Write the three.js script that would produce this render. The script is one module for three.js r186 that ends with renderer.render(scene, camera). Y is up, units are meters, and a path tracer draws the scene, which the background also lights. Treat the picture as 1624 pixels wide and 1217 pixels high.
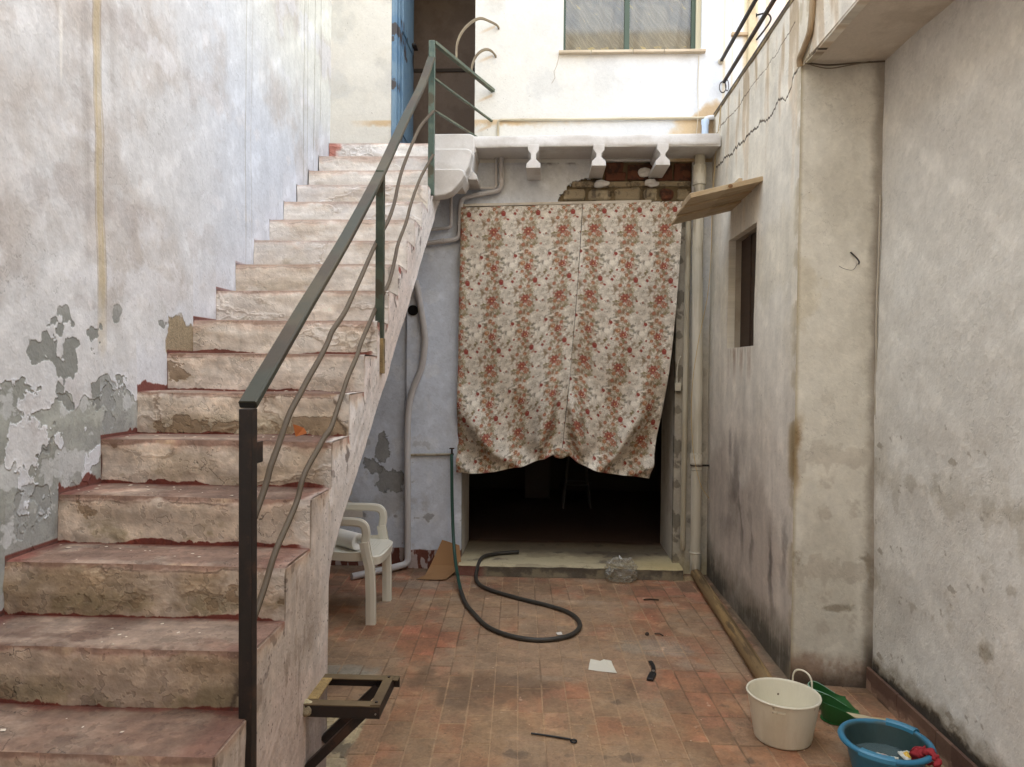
import * as THREE from 'three';
import { mergeGeometries, mergeVertices } from 'three/addons/utils/BufferGeometryUtils.js';
import { RoundedBoxGeometry } from 'three/addons/geometries/RoundedBoxGeometry.js';

// ---------------------------------------------------------------- camera, sky, sun, exposure
const scene = new THREE.Scene();
const camera = new THREE.PerspectiveCamera(55.84, 1624 / 1217, 0.05, 200);
camera.position.set(0, 1.62, 0);
camera.rotation.order = 'YXZ';
camera.rotation.set(-0.0218, 0.0446, 0.0094);

const renderer = new THREE.WebGLRenderer({ antialias: true });
renderer.toneMapping = THREE.LinearToneMapping;
renderer.toneMappingExposure = 2.28;
renderer.outputColorSpace = THREE.SRGBColorSpace;
renderer.shadowMap.enabled = true;

const sunDir = new THREE.Vector3(0.42, 0.95, -0.72).normalize();
{ // clear hazy daylight sky: pale near the horizon, bluer overhead, a broad bright area round the sun
  const W = 256, H = 128, a = new Float32Array(W * H * 4), d = new THREE.Vector3();
  for (let j = 0; j < H; j++) for (let i = 0; i < W; i++) {
    const th = ((j + 0.5) / H - 0.5) * Math.PI, ph = ((i + 0.5) / W - 0.5) * Math.PI * 2;
    d.set(Math.cos(th) * Math.cos(ph), Math.sin(th), Math.cos(th) * Math.sin(ph));
    const up = Math.max(0, d.y), hz = Math.pow(1 - up, 3), c = Math.max(0, d.dot(sunDir));
    const glow = 0.9 * Math.pow(c, 6) + 1.4 * Math.pow(c, 40);
    const k = (d.y < 0 ? 0.45 : 1) * 1.3, o = (j * W + i) * 4;
    a[o] = k * (1.0 + 0.26 * hz + glow); a[o + 1] = k * (1.10 + 0.22 * hz + glow * 0.96); a[o + 2] = k * (1.26 + 0.06 * hz + glow * 0.88); a[o + 3] = 1;
  }
  const t = new THREE.DataTexture(a, W, H, THREE.RGBAFormat, THREE.FloatType);
  t.mapping = THREE.EquirectangularReflectionMapping; t.magFilter = THREE.LinearFilter; t.needsUpdate = true;
  scene.background = t; scene.environment = t;
}
const sun = new THREE.DirectionalLight(new THREE.Color(1, 0.94, 0.84), 3.2);
sun.position.copy(sunDir).multiplyScalar(30); sun.target.position.set(0, 2, -3);
sun.castShadow = true; sun.shadow.mapSize.set(2048, 2048); sun.shadow.radius = 1;
Object.assign(sun.shadow.camera, { left: -12, right: 12, top: 12, bottom: -12, near: 1, far: 70 });
scene.add(sun, sun.target);

// ---------------------------------------------------------------- helpers
const V3 = (x, y, z) => new THREE.Vector3(x, y, z);
const clamp = (x, a = 0, b = 1) => x < a ? a : x > b ? b : x;
const lerp = (a, b, t) => a + (b - a) * t;
const ss = (a, b, x) => { const t = clamp((x - a) / (b - a)); return t * t * (3 - 2 * t); };
const rngOf = (s) => () => { s = (s + 0x6d2b79f5) | 0; let t = Math.imul(s ^ (s >>> 15), 1 | s); t = (t + Math.imul(t ^ (t >>> 7), 61 | t)) ^ t; return ((t ^ (t >>> 14)) >>> 0) / 4294967296; };
const hash2 = (a, b) => { let h = Math.imul(a | 0, 374761393) + Math.imul(b | 0, 668265263) | 0; h = Math.imul(h ^ (h >>> 13), 1274126177); return ((h ^ (h >>> 16)) >>> 0) / 4294967296; };
const N = 512;
function field(seed, base, oct, gain = 0.5, ridge = false) {          // tileable noise, mean about .5
  const f = new Float32Array(N * N); let amp = 1, tot = 0;
  for (let o = 0; o < oct; o++) {
    const p = base << o; if (p > N) break;
    const r = rngOf(seed * 7919 + o * 104729), lat = new Float32Array(p * p);
    for (let i = 0; i < lat.length; i++) lat[i] = r();
    const st = N / p;
    for (let j = 0; j < N; j++) {
      const y = j / st, y0 = Math.floor(y), ty = (y - y0) * (y - y0) * (3 - 2 * (y - y0)), r0 = (y0 % p) * p, r1 = ((y0 + 1) % p) * p;
      for (let i = 0; i < N; i++) {
        const x = i / st, x0 = Math.floor(x), u = x - x0, tx = u * u * (3 - 2 * u), a = x0 % p, b = (x0 + 1) % p;
        let v = (lat[r0 + a] * (1 - tx) + lat[r0 + b] * tx) * (1 - ty) + (lat[r1 + a] * (1 - tx) + lat[r1 + b] * tx) * ty;
        if (ridge) v = 1 - Math.abs(2 * v - 1);
        f[j * N + i] += amp * v;
      }
    }
    tot += amp; amp *= gain;
  }
  let m = 0, s = 0;
  for (let i = 0; i < f.length; i++) m += f[i]; m /= f.length;
  for (let i = 0; i < f.length; i++) s += (f[i] - m) ** 2; s = Math.sqrt(s / f.length);
  if (!ridge) for (let i = 0; i < f.length; i++) f[i] = 0.5 + (f[i] - m) / s * 0.18; else for (let i = 0; i < f.length; i++) f[i] /= tot;
  return f;
}
const FA = field(1, 4, 7, 0.55), FB = field(2, 4, 7, 0.6), FC = field(3, 8, 6, 0.5), FR = field(4, 4, 6, 0.5, true), FW = field(5, 128, 3, 0.8), FL = field(6, 2, 4, 0.4);
const M1 = N - 1;
function S(F, x, y) {                                                    // one unit = one tile of the field
  x *= N; y *= N; const ix = Math.floor(x), iy = Math.floor(y), u = x - ix, v = y - iy;
  const a = ix & M1, b = (ix + 1) & M1, r0 = (iy & M1) * N, r1 = ((iy + 1) & M1) * N;
  return (F[r0 + a] * (1 - u) + F[r0 + b] * u) * (1 - v) + (F[r1 + a] * (1 - u) + F[r1 + b] * u) * v;
}
// paints colour and height over the rectangle x0..x1, y0..y1 (metres); f(x, y, o) sets o.c = [r, g, b] in sRGB bytes and o.h (0..255)
function paint(W, H, x0, y0, x1, y1, f, bump = true) {
  const c = new Uint8Array(W * H * 4), b = bump ? new Uint8Array(W * H) : null, o = { r: 0, g: 0, b: 0, h: 128 };
  for (let j = 0, k = 0; j < H; j++) {
    const y = y0 + (j + 0.5) / H * (y1 - y0);
    for (let i = 0; i < W; i++, k++) {
      o.h = 128; f(x0 + (i + 0.5) / W * (x1 - x0), y, o);
      c[k * 4] = clamp(o.r, 0, 255); c[k * 4 + 1] = clamp(o.g, 0, 255); c[k * 4 + 2] = clamp(o.b, 0, 255); c[k * 4 + 3] = 255;
      if (b) b[k] = clamp(o.h, 0, 255);
    }
  }
  const map = new THREE.DataTexture(c, W, H); map.colorSpace = THREE.SRGBColorSpace;
  const out = { map };
  if (b) out.bumpMap = new THREE.DataTexture(b, W, H, THREE.RedFormat);
  for (const t of Object.values(out)) { t.magFilter = THREE.LinearFilter; t.minFilter = THREE.LinearFilter; t.needsUpdate = true; }
  out.uv = (x, y) => [(x - x0) / (x1 - x0), (y - y0) / (y1 - y0)];
  return out;
}
const set = (o, c) => { o.r = c[0]; o.g = c[1]; o.b = c[2]; };
const mix = (o, c, t) => { if (t <= 0) return; if (t > 1) t = 1; o.r += (c[0] - o.r) * t; o.g += (c[1] - o.g) * t; o.b += (c[2] - o.b) * t; };
const mul = (o, k) => { o.r *= k; o.g *= k; o.b *= k; };
// distance to a polyline of [x, y] points
function polyDist(P, x, y) {
  let m = 1e9;
  for (let i = 0; i + 1 < P.length; i++) {
    const ax = P[i][0], ay = P[i][1], bx = P[i + 1][0] - ax, by = P[i + 1][1] - ay, t = clamp(((x - ax) * bx + (y - ay) * by) / (bx * bx + by * by));
    const dx = x - ax - bx * t, dy = y - ay - by * t, q = dx * dx + dy * dy; if (q < m) m = q;
  }
  return Math.sqrt(m);
}
const boxOf = (P, e) => { const X = P.map((p) => p[0]), Y = P.map((p) => p[1]); return [Math.min(...X) - e, Math.min(...Y) - e, Math.max(...X) + e, Math.max(...Y) + e]; };
const inBox = (B, x, y) => x > B[0] && y > B[1] && x < B[2] && y < B[3];

function mat(o) { return new THREE.MeshStandardMaterial({ roughness: 0.9, ...o }); }
function painted(t, bumpScale = 0.012, extra = {}) { return mat({ map: t.map, bumpMap: t.bumpMap, bumpScale, ...extra }); }
const sRGB = (r, g, b) => new THREE.Color().setRGB(r / 255, g / 255, b / 255, THREE.SRGBColorSpace);

const taken = new Map();
function numbered(n) { const k = taken.get(n) ?? 0; taken.set(n, k + 1); return k ? `${n}_${String(k).padStart(3, '0')}` : n; }
function mesh(name, geo, material, parent) {
  const m = new THREE.Mesh(Array.isArray(geo) ? join(geo) : geo, material);
  m.name = parent ? name : numbered(name); m.castShadow = m.receiveShadow = true;
  (parent ?? scene).add(m); return m;
}
function tag(o, label, category, group) { o.userData = { label, category }; if (group) o.userData.group = group; return o; }
function thing(name, label, category, pos, group) {
  const g = new THREE.Group(); g.name = numbered(name); scene.add(g);
  if (pos) g.position.set(...pos);
  return tag(g, label, category, group);
}
function struct(name, geo, material) { const m = mesh(name, geo, material); m.userData = { kind: 'structure' }; return m; }
function join(list) {
  const L = list.map((g) => { g = g.index ? g.toNonIndexed() : g; for (const k of Object.keys(g.attributes)) if (!['position', 'normal', 'uv'].includes(k)) g.deleteAttribute(k); return g; });
  return L.length === 1 ? L[0] : mergeGeometries(L);
}
// uv in metres from position, by the face's main axis
function metreUV(g, scale = 1) {
  g = g.index ? g.toNonIndexed() : g; if (!g.attributes.normal) g.computeVertexNormals();
  const p = g.attributes.position, n = g.attributes.normal, uv = new Float32Array(p.count * 2);
  for (let i = 0; i < p.count; i += 3) {
    const ax = Math.abs(n.getX(i) + n.getX(i + 1) + n.getX(i + 2)), ay = Math.abs(n.getY(i) + n.getY(i + 1) + n.getY(i + 2)), az = Math.abs(n.getZ(i) + n.getZ(i + 1) + n.getZ(i + 2));
    for (let k = i; k < i + 3; k++) {
      const [u, v] = ax > ay && ax > az ? [p.getZ(k), p.getY(k)] : ay > az ? [p.getX(k), p.getZ(k)] : [p.getX(k), p.getY(k)];
      uv[k * 2] = u * scale; uv[k * 2 + 1] = v * scale;
    }
  }
  g.setAttribute('uv', new THREE.BufferAttribute(uv, 2)); return g;
}
function box(x0, y0, z0, x1, y1, z1, r = 0) {
  const w = Math.abs(x1 - x0), h = Math.abs(y1 - y0), d = Math.abs(z1 - z0);
  const g = r ? new RoundedBoxGeometry(w, h, d, 2, Math.min(r, w / 2.01, h / 2.01, d / 2.01)) : new THREE.BoxGeometry(w, h, d);
  g.translate((x0 + x1) / 2, (y0 + y1) / 2, (z0 + z1) / 2); return metreUV(g);
}
// a bar of rectangular section from a to b
function bar(a, b, w, h, r = 0.003) {
  const d = V3().subVectors(b, a), L = d.length(), g = new RoundedBoxGeometry(w, h, L, 2, r);
  const z = d.normalize(), x = V3().crossVectors(V3(0, 1, 0), z); if (x.lengthSq() < 1e-4) x.set(1, 0, 0); x.normalize();
  const y = V3().crossVectors(z, x);
  g.applyMatrix4(new THREE.Matrix4().makeBasis(x, y, z).setPosition(V3().addVectors(a, b).multiplyScalar(0.5))); return metreUV(g);
}
const curve = (P, tension = 0.5) => new THREE.CatmullRomCurve3(P.map((p) => p.isVector3 ? p : V3(...p)), false, 'catmullrom', tension);
function capDisc(c, t, r, seg) { // closing disc at a tube's end
  const p = c.getPointAt(t), d = c.getTangentAt(t), g = new THREE.CircleGeometry(r, seg);
  g.applyQuaternion(new THREE.Quaternion().setFromUnitVectors(V3(0, 0, 1), t ? d : d.negate())); g.translate(p.x, p.y, p.z); return g;
}
function tube(P, r, seg = 60, rad = 10, tension) {
  const c = P.getPointAt ? P : curve(P, tension);
  return join([new THREE.TubeGeometry(c, seg, r, rad), capDisc(c, 0, r, rad), capDisc(c, 1, r, rad)]);
}
function lathe(P, seg = 48) { return new THREE.LatheGeometry(P.map((p) => new THREE.Vector2(...p)), seg); }
// sweep of a closed flat outline [[a, b], ...] along the line through points, outline's b axis staying near `up`
function sweep(P, outline, up = V3(0, 1, 0), closedEnds = true) {
  const pos = [], idx = [], n = outline.length, pts = P.map((p) => p.isVector3 ? p : V3(...p));
  pts.forEach((p, i) => {
    const t = V3().subVectors(pts[Math.min(i + 1, pts.length - 1)], pts[Math.max(i - 1, 0)]).normalize();
    const s = V3().crossVectors(t, up).normalize(), u = V3().crossVectors(s, t);
    for (const [a, b] of outline) pos.push(p.x + s.x * a + u.x * b, p.y + s.y * a + u.y * b, p.z + s.z * a + u.z * b);
  });
  for (let i = 0; i + 1 < pts.length; i++) for (let k = 0; k < n; k++) { const a = i * n + k, b = i * n + (k + 1) % n; idx.push(a, b, a + n, b, b + n, a + n); }
  if (closedEnds) for (let k = 1; k + 1 < n; k++) { const e = (pts.length - 1) * n; idx.push(0, k + 1, k, e, e + k, e + k + 1); }
  let g = new THREE.BufferGeometry(); g.setAttribute('position', new THREE.Float32BufferAttribute(pos, 3)); g.setIndex(idx);
  g = g.toNonIndexed(); g.computeVertexNormals(); return metreUV(g);
}
// a displaced sheet of plaster. as, bs: grid lines; at(a, b, d) gives the point d metres out of the surface
function sheet({ as, bs, at, uv, disp = () => 0, hole, skirt = 0.04, flip = false }) {
  const na = as.length, nb = bs.length, pos = [], tex = [], idx = [], put = (a, b, d) => { pos.push(...at(a, b, d)); tex.push(...uv(a, b)); return pos.length / 3 - 1; };
  for (const b of bs) for (const a of as) put(a, b, disp(a, b));
  const keep = (i, j) => i >= 0 && j >= 0 && i < na - 1 && j < nb - 1 && !(hole && hole((as[i] + as[i + 1]) / 2, (bs[j] + bs[j + 1]) / 2));
  const tri = (a, b, c) => flip ? idx.push(a, c, b) : idx.push(a, b, c);
  const wall = (i0, j0, i1, j1) => { // edge quad going into the wall
    const a0 = as[i0], b0 = bs[j0], a1 = as[i1], b1 = bs[j1];
    const p = put(a0, b0, disp(a0, b0)), q = put(a1, b1, disp(a1, b1)), r = put(a0, b0, -skirt), s = put(a1, b1, -skirt);
    tri(p, r, q); tri(q, r, s);
  };
  for (let j = 0; j < nb - 1; j++) for (let i = 0; i < na - 1; i++) {
    if (!keep(i, j)) continue;
    const p = j * na + i; tri(p, p + 1, p + na); tri(p + 1, p + na + 1, p + na);
    if (skirt) {
      if (!keep(i, j - 1)) wall(i, j, i + 1, j);
      if (!keep(i, j + 1)) wall(i + 1, j + 1, i, j + 1);
      if (!keep(i - 1, j)) wall(i, j + 1, i, j);
      if (!keep(i + 1, j)) wall(i + 1, j, i + 1, j + 1);
    }
  }
  const g = new THREE.BufferGeometry();
  g.setAttribute('position', new THREE.Float32BufferAttribute(pos, 3)); g.setAttribute('uv', new THREE.Float32BufferAttribute(tex, 2)); g.setIndex(idx);
  g.computeVertexNormals(); return g;
}
const steps = (a, b, s) => { const n = Math.max(1, Math.round(Math.abs(b - a) / s)); return Array.from({ length: n + 1 }, (_, i) => a + (b - a) * i / n); };
const bumpy = (u, v) => (S(FL, u * 0.35, v * 0.35) - 0.5) * 0.022 + (S(FA, u * 0.8 + 0.3, v * 0.8) - 0.5) * 0.009;  // uneven hand-laid plaster, metres
function displace(g, amp, freq, seed = 0) { // lumpy things: push vertices along normals by noise of position
  g = mergeVertices(g); g.computeVertexNormals(); const p = g.attributes.position, n = g.attributes.normal;
  for (let i = 0; i < p.count; i++) {
    const x = p.getX(i), y = p.getY(i), z = p.getZ(i), d = (S(FA, x * freq + seed, y * freq + z * freq * 0.7) + S(FC, z * freq + seed, y * freq - x * freq * 0.6) - 1) * amp;
    p.setXYZ(i, x + n.getX(i) * d, y + n.getY(i) * d, z + n.getZ(i) * d);
  }
  g.computeVertexNormals(); return g;
}
// ---------------------------------------------------------------- measures of the courtyard
const XL = -1.73, XS = -0.82, XR = 1.29, XQ = 1.68, ZB = 5.75, ZP = 3.78, YS = 3.174;   // left wall, stair side, right wall, recess wall; back wall, pier, soffit
const RISE = 0.1722, GO = 0.249, K0 = -5, K1 = 14;
const stepY = (k) => 0.984 + RISE * k, stepD = (k) => 2.243 + GO * k;
const treadAt = (d) => stepY(Math.floor((d - 2.243) / GO));

// ---------------------------------------------------------------- painted plaster, laid out in wall metres
const grain = (o, x, y, k) => { const g = (S(FW, x * 1.7, y * 1.7) - 0.5) * k + (S(FW, x * 0.61 + 0.4, y * 0.73) - 0.5) * k; o.r += g; o.g += g; o.b += g; o.h += g * 0.9; };
const RED = [110, 54, 44];
// crisp fine wear: flakes of older coats, hairlines, trowel nicks; hollows darkened as painted relief shade
function wearAndShade(o, X, Y, k) {
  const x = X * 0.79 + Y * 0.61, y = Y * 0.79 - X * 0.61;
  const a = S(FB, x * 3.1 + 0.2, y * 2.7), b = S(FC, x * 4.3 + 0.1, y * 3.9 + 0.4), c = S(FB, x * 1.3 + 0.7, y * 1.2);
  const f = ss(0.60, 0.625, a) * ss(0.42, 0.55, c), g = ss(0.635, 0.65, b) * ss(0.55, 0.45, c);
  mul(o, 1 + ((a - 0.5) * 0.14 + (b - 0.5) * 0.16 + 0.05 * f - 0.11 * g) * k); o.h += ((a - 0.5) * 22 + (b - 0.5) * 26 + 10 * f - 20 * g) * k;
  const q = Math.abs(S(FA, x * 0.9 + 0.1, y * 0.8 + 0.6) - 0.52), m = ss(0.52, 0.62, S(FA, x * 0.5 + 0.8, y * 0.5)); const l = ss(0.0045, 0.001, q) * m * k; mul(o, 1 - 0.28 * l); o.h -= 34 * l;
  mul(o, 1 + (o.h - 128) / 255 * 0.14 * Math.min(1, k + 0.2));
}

const leftT = paint(1728, 1408, 1.7, 0.3, 5.9, 4.9, (d, y, o) => {
  const n1 = S(FA, d * 0.19, y * 0.19), n2 = S(FB, d * 0.55 + 0.2, y * 0.5), n3 = S(FC, d * 1.3, y * 1.1), n4 = S(FB, d * 1.9 + 0.1, y * 1.9 + 0.3), rg = S(FR, d * 0.8, y * 0.8);
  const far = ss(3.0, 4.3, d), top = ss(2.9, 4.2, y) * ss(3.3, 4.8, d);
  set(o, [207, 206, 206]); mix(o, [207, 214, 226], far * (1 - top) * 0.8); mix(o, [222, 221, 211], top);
  // lime worn thin over a pinkish grey render
  const worn = ss(0.40, 0.62, n1 * 0.55 + n2 * 0.45 + 0.10 - far * 0.20 - ss(1.9, 1.45, y) * 0.2);
  mix(o, [184, 175, 168], worn * 0.72); o.h -= worn * 10;
  mix(o, [174, 166, 161], ss(0.55, 0.72, n3 * 0.6 + n1 * 0.4) * (1 - far) * 0.5);
  mix(o, [222, 222, 226], ss(0.60, 0.74, n4 * 0.5 + n2 * 0.5) * 0.55);
  mix(o, [172, 164, 161], ss(0.66, 0.8, S(FB, d * 0.9 + 0.6, y * 1.3 + 0.1)) * 0.4 * (1 - far));
  mix(o, [225, 225, 227], ss(0.62, 0.75, S(FR, d * 1.5 + y * 0.6, y * 0.45 - d * 0.35)) * (1 - far) * 0.35);
  // trowel and brush relief
  o.h += (rg - 0.5) * 22 + (n4 - 0.5) * 24 + (S(FR, d * 0.35 + y * 0.5, y * 0.5 - d * 0.3) - 0.5) * 20;
  const br = S(FC, d * 3.2, y * 0.18) - 0.5; mul(o, 1 + br * 0.05 * far); o.h += br * 7;
  // brown water stain from the top
  const sw = 0.030 + 0.008 * (n2 - 0.5), sx = Math.abs(d - 2.755 - 0.03 * (S(FL, 0.1, y * 0.4) - 0.5) - 0.012 * (S(FB, 0.3, y * 0.8) - 0.5)), fade = ss(1.55, 2.0, y + (n4 - 0.5) * 0.3);
  const str = S(FC, d * 9, y * 0.1 + 0.2);
  mix(o, [184, 166, 132], ss(sw, sw * 0.45, sx) * fade * ss(0.25, 0.95, str + n4 * 0.3) * 0.75);
  mix(o, [142, 120, 92], ss(0.006, 0, Math.abs(sx - sw * 0.85)) * fade * 0.4);
  mix(o, [150, 143, 138], ss(0.035, 0.005, Math.abs(d - 2.675)) * ss(2.0, 2.5, y) * str * 0.75);
  mix(o, [150, 143, 138], ss(0.05, 0.0, Math.abs(d - 2.85)) * ss(2.3, 2.9, y) * str * 0.35);
  // an old drip of white paint
  mix(o, [226, 222, 216], ss(0.020 * (1 - ss(2.9, 2.55, y) * 0.8), 0.003, Math.abs(d - 2.533)) * ss(2.60, 2.66, y) * ss(2.92, 2.86, y) * 0.8);
  // straight seams of old panels near the top of the stair, hairline cracks
  for (const [dx, yb, k] of [[4.13, 1.9, 0.4], [4.21, 2.2, 0.22], [5.13, 2.8, 0.75], [5.21, 2.85, 0.55], [5.36, 3.0, 0.8], [5.5, 3.05, 0.7]])
    if (y > yb) { const q = Math.abs(d - dx - (n1 - 0.5) * 0.02); mix(o, [150, 140, 122], ss(0.007, 0.001, q) * k * (0.5 + n4)); o.h -= ss(0.01, 0.001, q) * 60 * k; }
  // paint fallen to grey cement low on the wall
  const st = treadAt(d), hgt = y - st;
  const zone = ss(2.0, 2.25, d) * ss(3.14, 2.85, d) * ss(1.78, 1.45, y) * 1.0 + ss(3.2, 2.7, d) * ss(1.35, 1.0, y) * 0.2;
  const peel = n2 * 0.28 + n1 * 0.20 + n3 * 0.34 + n4 * 0.34 + S(FB, d * 4.2, y * 3.8) * 0.08 + zone * 0.33 - 0.16 - ss(0.0, 0.5, y - 1.72) * 0.6;
  const pm = ss(0.655, 0.668, peel);
  if (pm > 0) { mix(o, [150, 151, 144], pm); mul(o, 1 - pm * 0.16 * (0.5 - n4) * 2); mix(o, [196, 197, 196], pm * ss(0.56, 0.62, S(FB, d * 2.6 + 0.4, y * 2.4)) * 0.8); o.h -= pm * 38; }
  const rim = ss(0.62, 0.655, peel) * (1 - pm); mix(o, [222, 224, 230], rim * 0.55 * ss(2.2, 1.7, y)); o.h += rim * 18;
  const spot = ss(0.735, 0.75, S(FC, d * 0.9 + 0.37, y * 0.9) ) * ss(2.0, 1.75, y) * ss(3.45, 3.2, d); mix(o, [140, 141, 136], spot); o.h -= spot * 40;
  // sandy hole beside the stair
  const e = (n4 - 0.5) * 0.09 + (n3 - 0.5) * 0.06, hole = ss(3.235, 3.25, d + e * 0.6) * ss(3.50, 3.49, d) * ss(1.835, 1.82, y + e) * ss(1.66, 1.67, y);
  mix(o, [158, 142, 116], hole); mul(o, 1 - hole * 0.25 * (0.5 - S(FW, d * 3, y * 3)) * 2); o.h -= hole * (75 - 40 * S(FW, d * 2, y * 2));
  // white touch-up and red tread paint that ran on to the wall along the stair
  const low = ss(3.6, 2.6, d); mix(o, [219, 222, 230], ss(0.30, 0.12, hgt + (n4 - 0.5) * 0.2) * 0.6 * (1 - hole) * (1 - pm * 0.7));
  const rp = 0.012 + 0.05 * Math.max(0, S(FB, d * 1.6, k01(st)) - 0.47) * 3 * low; mix(o, RED, ss(rp + 0.004, rp, hgt) * ss(4.4, 3.4, d) * 0.9);
  mix(o, [96, 84, 78], ss(0.008, 0, hgt) * 0.5);
  const pit = ss(0.86, 0.92, S(FW, d * 0.8 + 0.2, y * 0.8)) * ss(0.45, 0.6, n2); mix(o, [130, 122, 118], pit * 0.5);
  wearAndShade(o, d, y, 0.4); grain(o, d, y, 11);
});
function k01(x) { return x * 1.37; }

const backT = paint(1536, 1664, -1.8, 0, 2.4, 4.7, (x, y, o) => {
  const n1 = S(FA, x * 0.21 + 0.4, y * 0.2), n2 = S(FB, x * 0.6, y * 0.6 + 0.2), n4 = S(FB, x * 1.9, y * 1.7 + 0.3), rg = S(FR, x * 0.7 + 0.3, y * 0.7);
  if (y > 3.24) {
    set(o, [217, 214, 205]); mix(o, [216, 218, 220], ss(-0.4, 0.9, x + (n1 - 0.5) * 1.2)); mix(o, [212, 219, 229], ss(0.9, 1.4, x) * 0.7);
    mix(o, [188, 178, 156], ss(0.56, 0.8, n1 * 0.5 + n2 * 0.5) * 0.5 * ss(0.4, -0.6, x));
    mix(o, [192, 193, 192], ss(0.52, 0.72, n2) * 0.4);
    // rusty damp low on the right, and under the pipe
    const damp = ss(0.86, 1.02, x + (n2 - 0.5) * 0.4) * ss(3.60, 3.54, y - ss(1.1, 1.25, x) * 0.12 + (n4 - 0.5) * 0.06);
    mix(o, [213, 184, 140], damp * 0.85); mix(o, [160, 138, 112], damp * ss(1.08, 1.25, x) * 0.5);
    mix(o, [205, 178, 140], ss(0.05, 0.0, 3.575 - y + (n4 - 0.5) * 0.08) * ss(3.585, 3.57, y) * ss(0.45, 0.65, n1) * 0.9);
    for (const [sx, sy] of [[-0.43, 3.80], [-0.436, 3.563], [-0.41, 4.34], [-0.426, 4.11]]) { // pale brown streaks slanting down and left from the rail ends
      const t = sx - x, q = Math.abs(y - sy + t * 0.42 + 0.03); mix(o, [202, 172, 134], ss(0.02, 0.0, q) * ss(0.0, 0.01, t) * ss(0.15, 0.05, t) * 0.6);
    }
    if (x > 1.45) { mix(o, [222, 205, 170], ss(1.5, 1.53, x) * ss(1.64, 1.61, x) * (0.6 + 0.4 * n2)); mix(o, [226, 205, 194], ss(1.66, 1.72, x) * 0.8); }
    const rn = S(FC, x * 2.1, 0.2); mix(o, [214, 192, 152], ss(0.62, 0.78, rn) * ss(1.25, 1.4, x) * 0.6);
    const dot = ss(0.90, 0.94, S(FW, x * 0.5, y * 0.5)) * ss(0.45, 0.6, n1); mix(o, [130, 122, 112], dot * 0.6);
  } else {
    set(o, [209, 211, 214]); mix(o, [203, 211, 225], ss(0.2, -0.75, x) * 0.8); mix(o, [216, 215, 210], ss(-0.6, -0.2, x) * 0.6);
    mix(o, [188, 192, 200], ss(0.52, 0.72, n2) * 0.45); mix(o, [221, 224, 229], ss(0.57, 0.75, n4) * 0.4);
    mix(o, [196, 190, 176], ss(2.2, 1.2, y) * ss(0.9, 1.05, x) * 0.9);
    if (x > 0.9) { mix(o, [150, 145, 132], ss(0.52, 0.75, n4) * ss(2.6, 0.6, y) * 0.6); }
    // scuffs and dirt low down
    const lo = ss(1.0, 0.1, y); mix(o, [160, 156, 152], lo * ss(0.48, 0.66, n2) * 0.6); mix(o, [112, 108, 104], ss(0.72, 0.80, n4 * 0.6 + S(FC, x, y * 2) * 0.4) * ss(1.4, 0.5, y) * 0.5);
    // flaked spots under the stair
    for (const [cx, cy, rx, ry] of [[-1.30, 0.97, 0.05, 0.09], [-1.22, 0.72, 0.10, 0.07], [-1.40, 0.80, 0.05, 0.05]]) {
      const q = Math.hypot((x - cx) / rx, (y - cy) / ry) + (n4 - 0.5) * 3; const f = ss(1, 0.9, q); mix(o, [140, 140, 138], f * 0.85); o.h -= f * 45; mix(o, [70, 68, 66], ss(0.16, 0, Math.abs(q - 1)) * 0.55);
    }
    // red skirting band with worn paint
    const sk = ss(0.155, 0.145, y + (n4 - 0.5) * 0.02) * ss(1.0, 0.9, x); mix(o, [104, 60, 48], sk); mix(o, [188, 178, 174], sk * ss(0.53, 0.62, S(FC, x * 2.4, y * 0.9)) * 0.85);
    const jx = ss(0.99, 1.02, x) * ss(1.13, 1.11, x); if (jx) { mix(o, [158, 150, 134], jx * 0.8); mix(o, [92, 86, 74], jx * ss(0.62, 0.72, n4) * 0.6); o.h += jx * (n4 - 0.5) * 120; }
    mix(o, [170, 156, 116], ss(0.2, 0.04, y + (n4 - 0.5) * 0.1) * ss(0.95, 1.02, x) * 0.6);
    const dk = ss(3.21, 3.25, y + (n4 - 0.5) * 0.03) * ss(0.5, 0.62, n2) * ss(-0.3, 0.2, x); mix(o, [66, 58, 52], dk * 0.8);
  }
  const P = [[0.085, 4.07], [0.075, 4.0], [0.055, 3.95], [0.06, 3.9], [0.035, 3.86]]; if (x < 0.12 && x > 0 && y > 3.8) mix(o, [150, 136, 118], ss(0.004, 0.001, polyDist(P, x + (n4 - 0.5) * 0.01, y)) * 0.7);
  o.h += (rg - 0.5) * 20 + (n4 - 0.5) * 26;
  wearAndShade(o, x, y, y > 3.24 ? 0.12 : 0.4); grain(o, x, y, 9);
});

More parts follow.
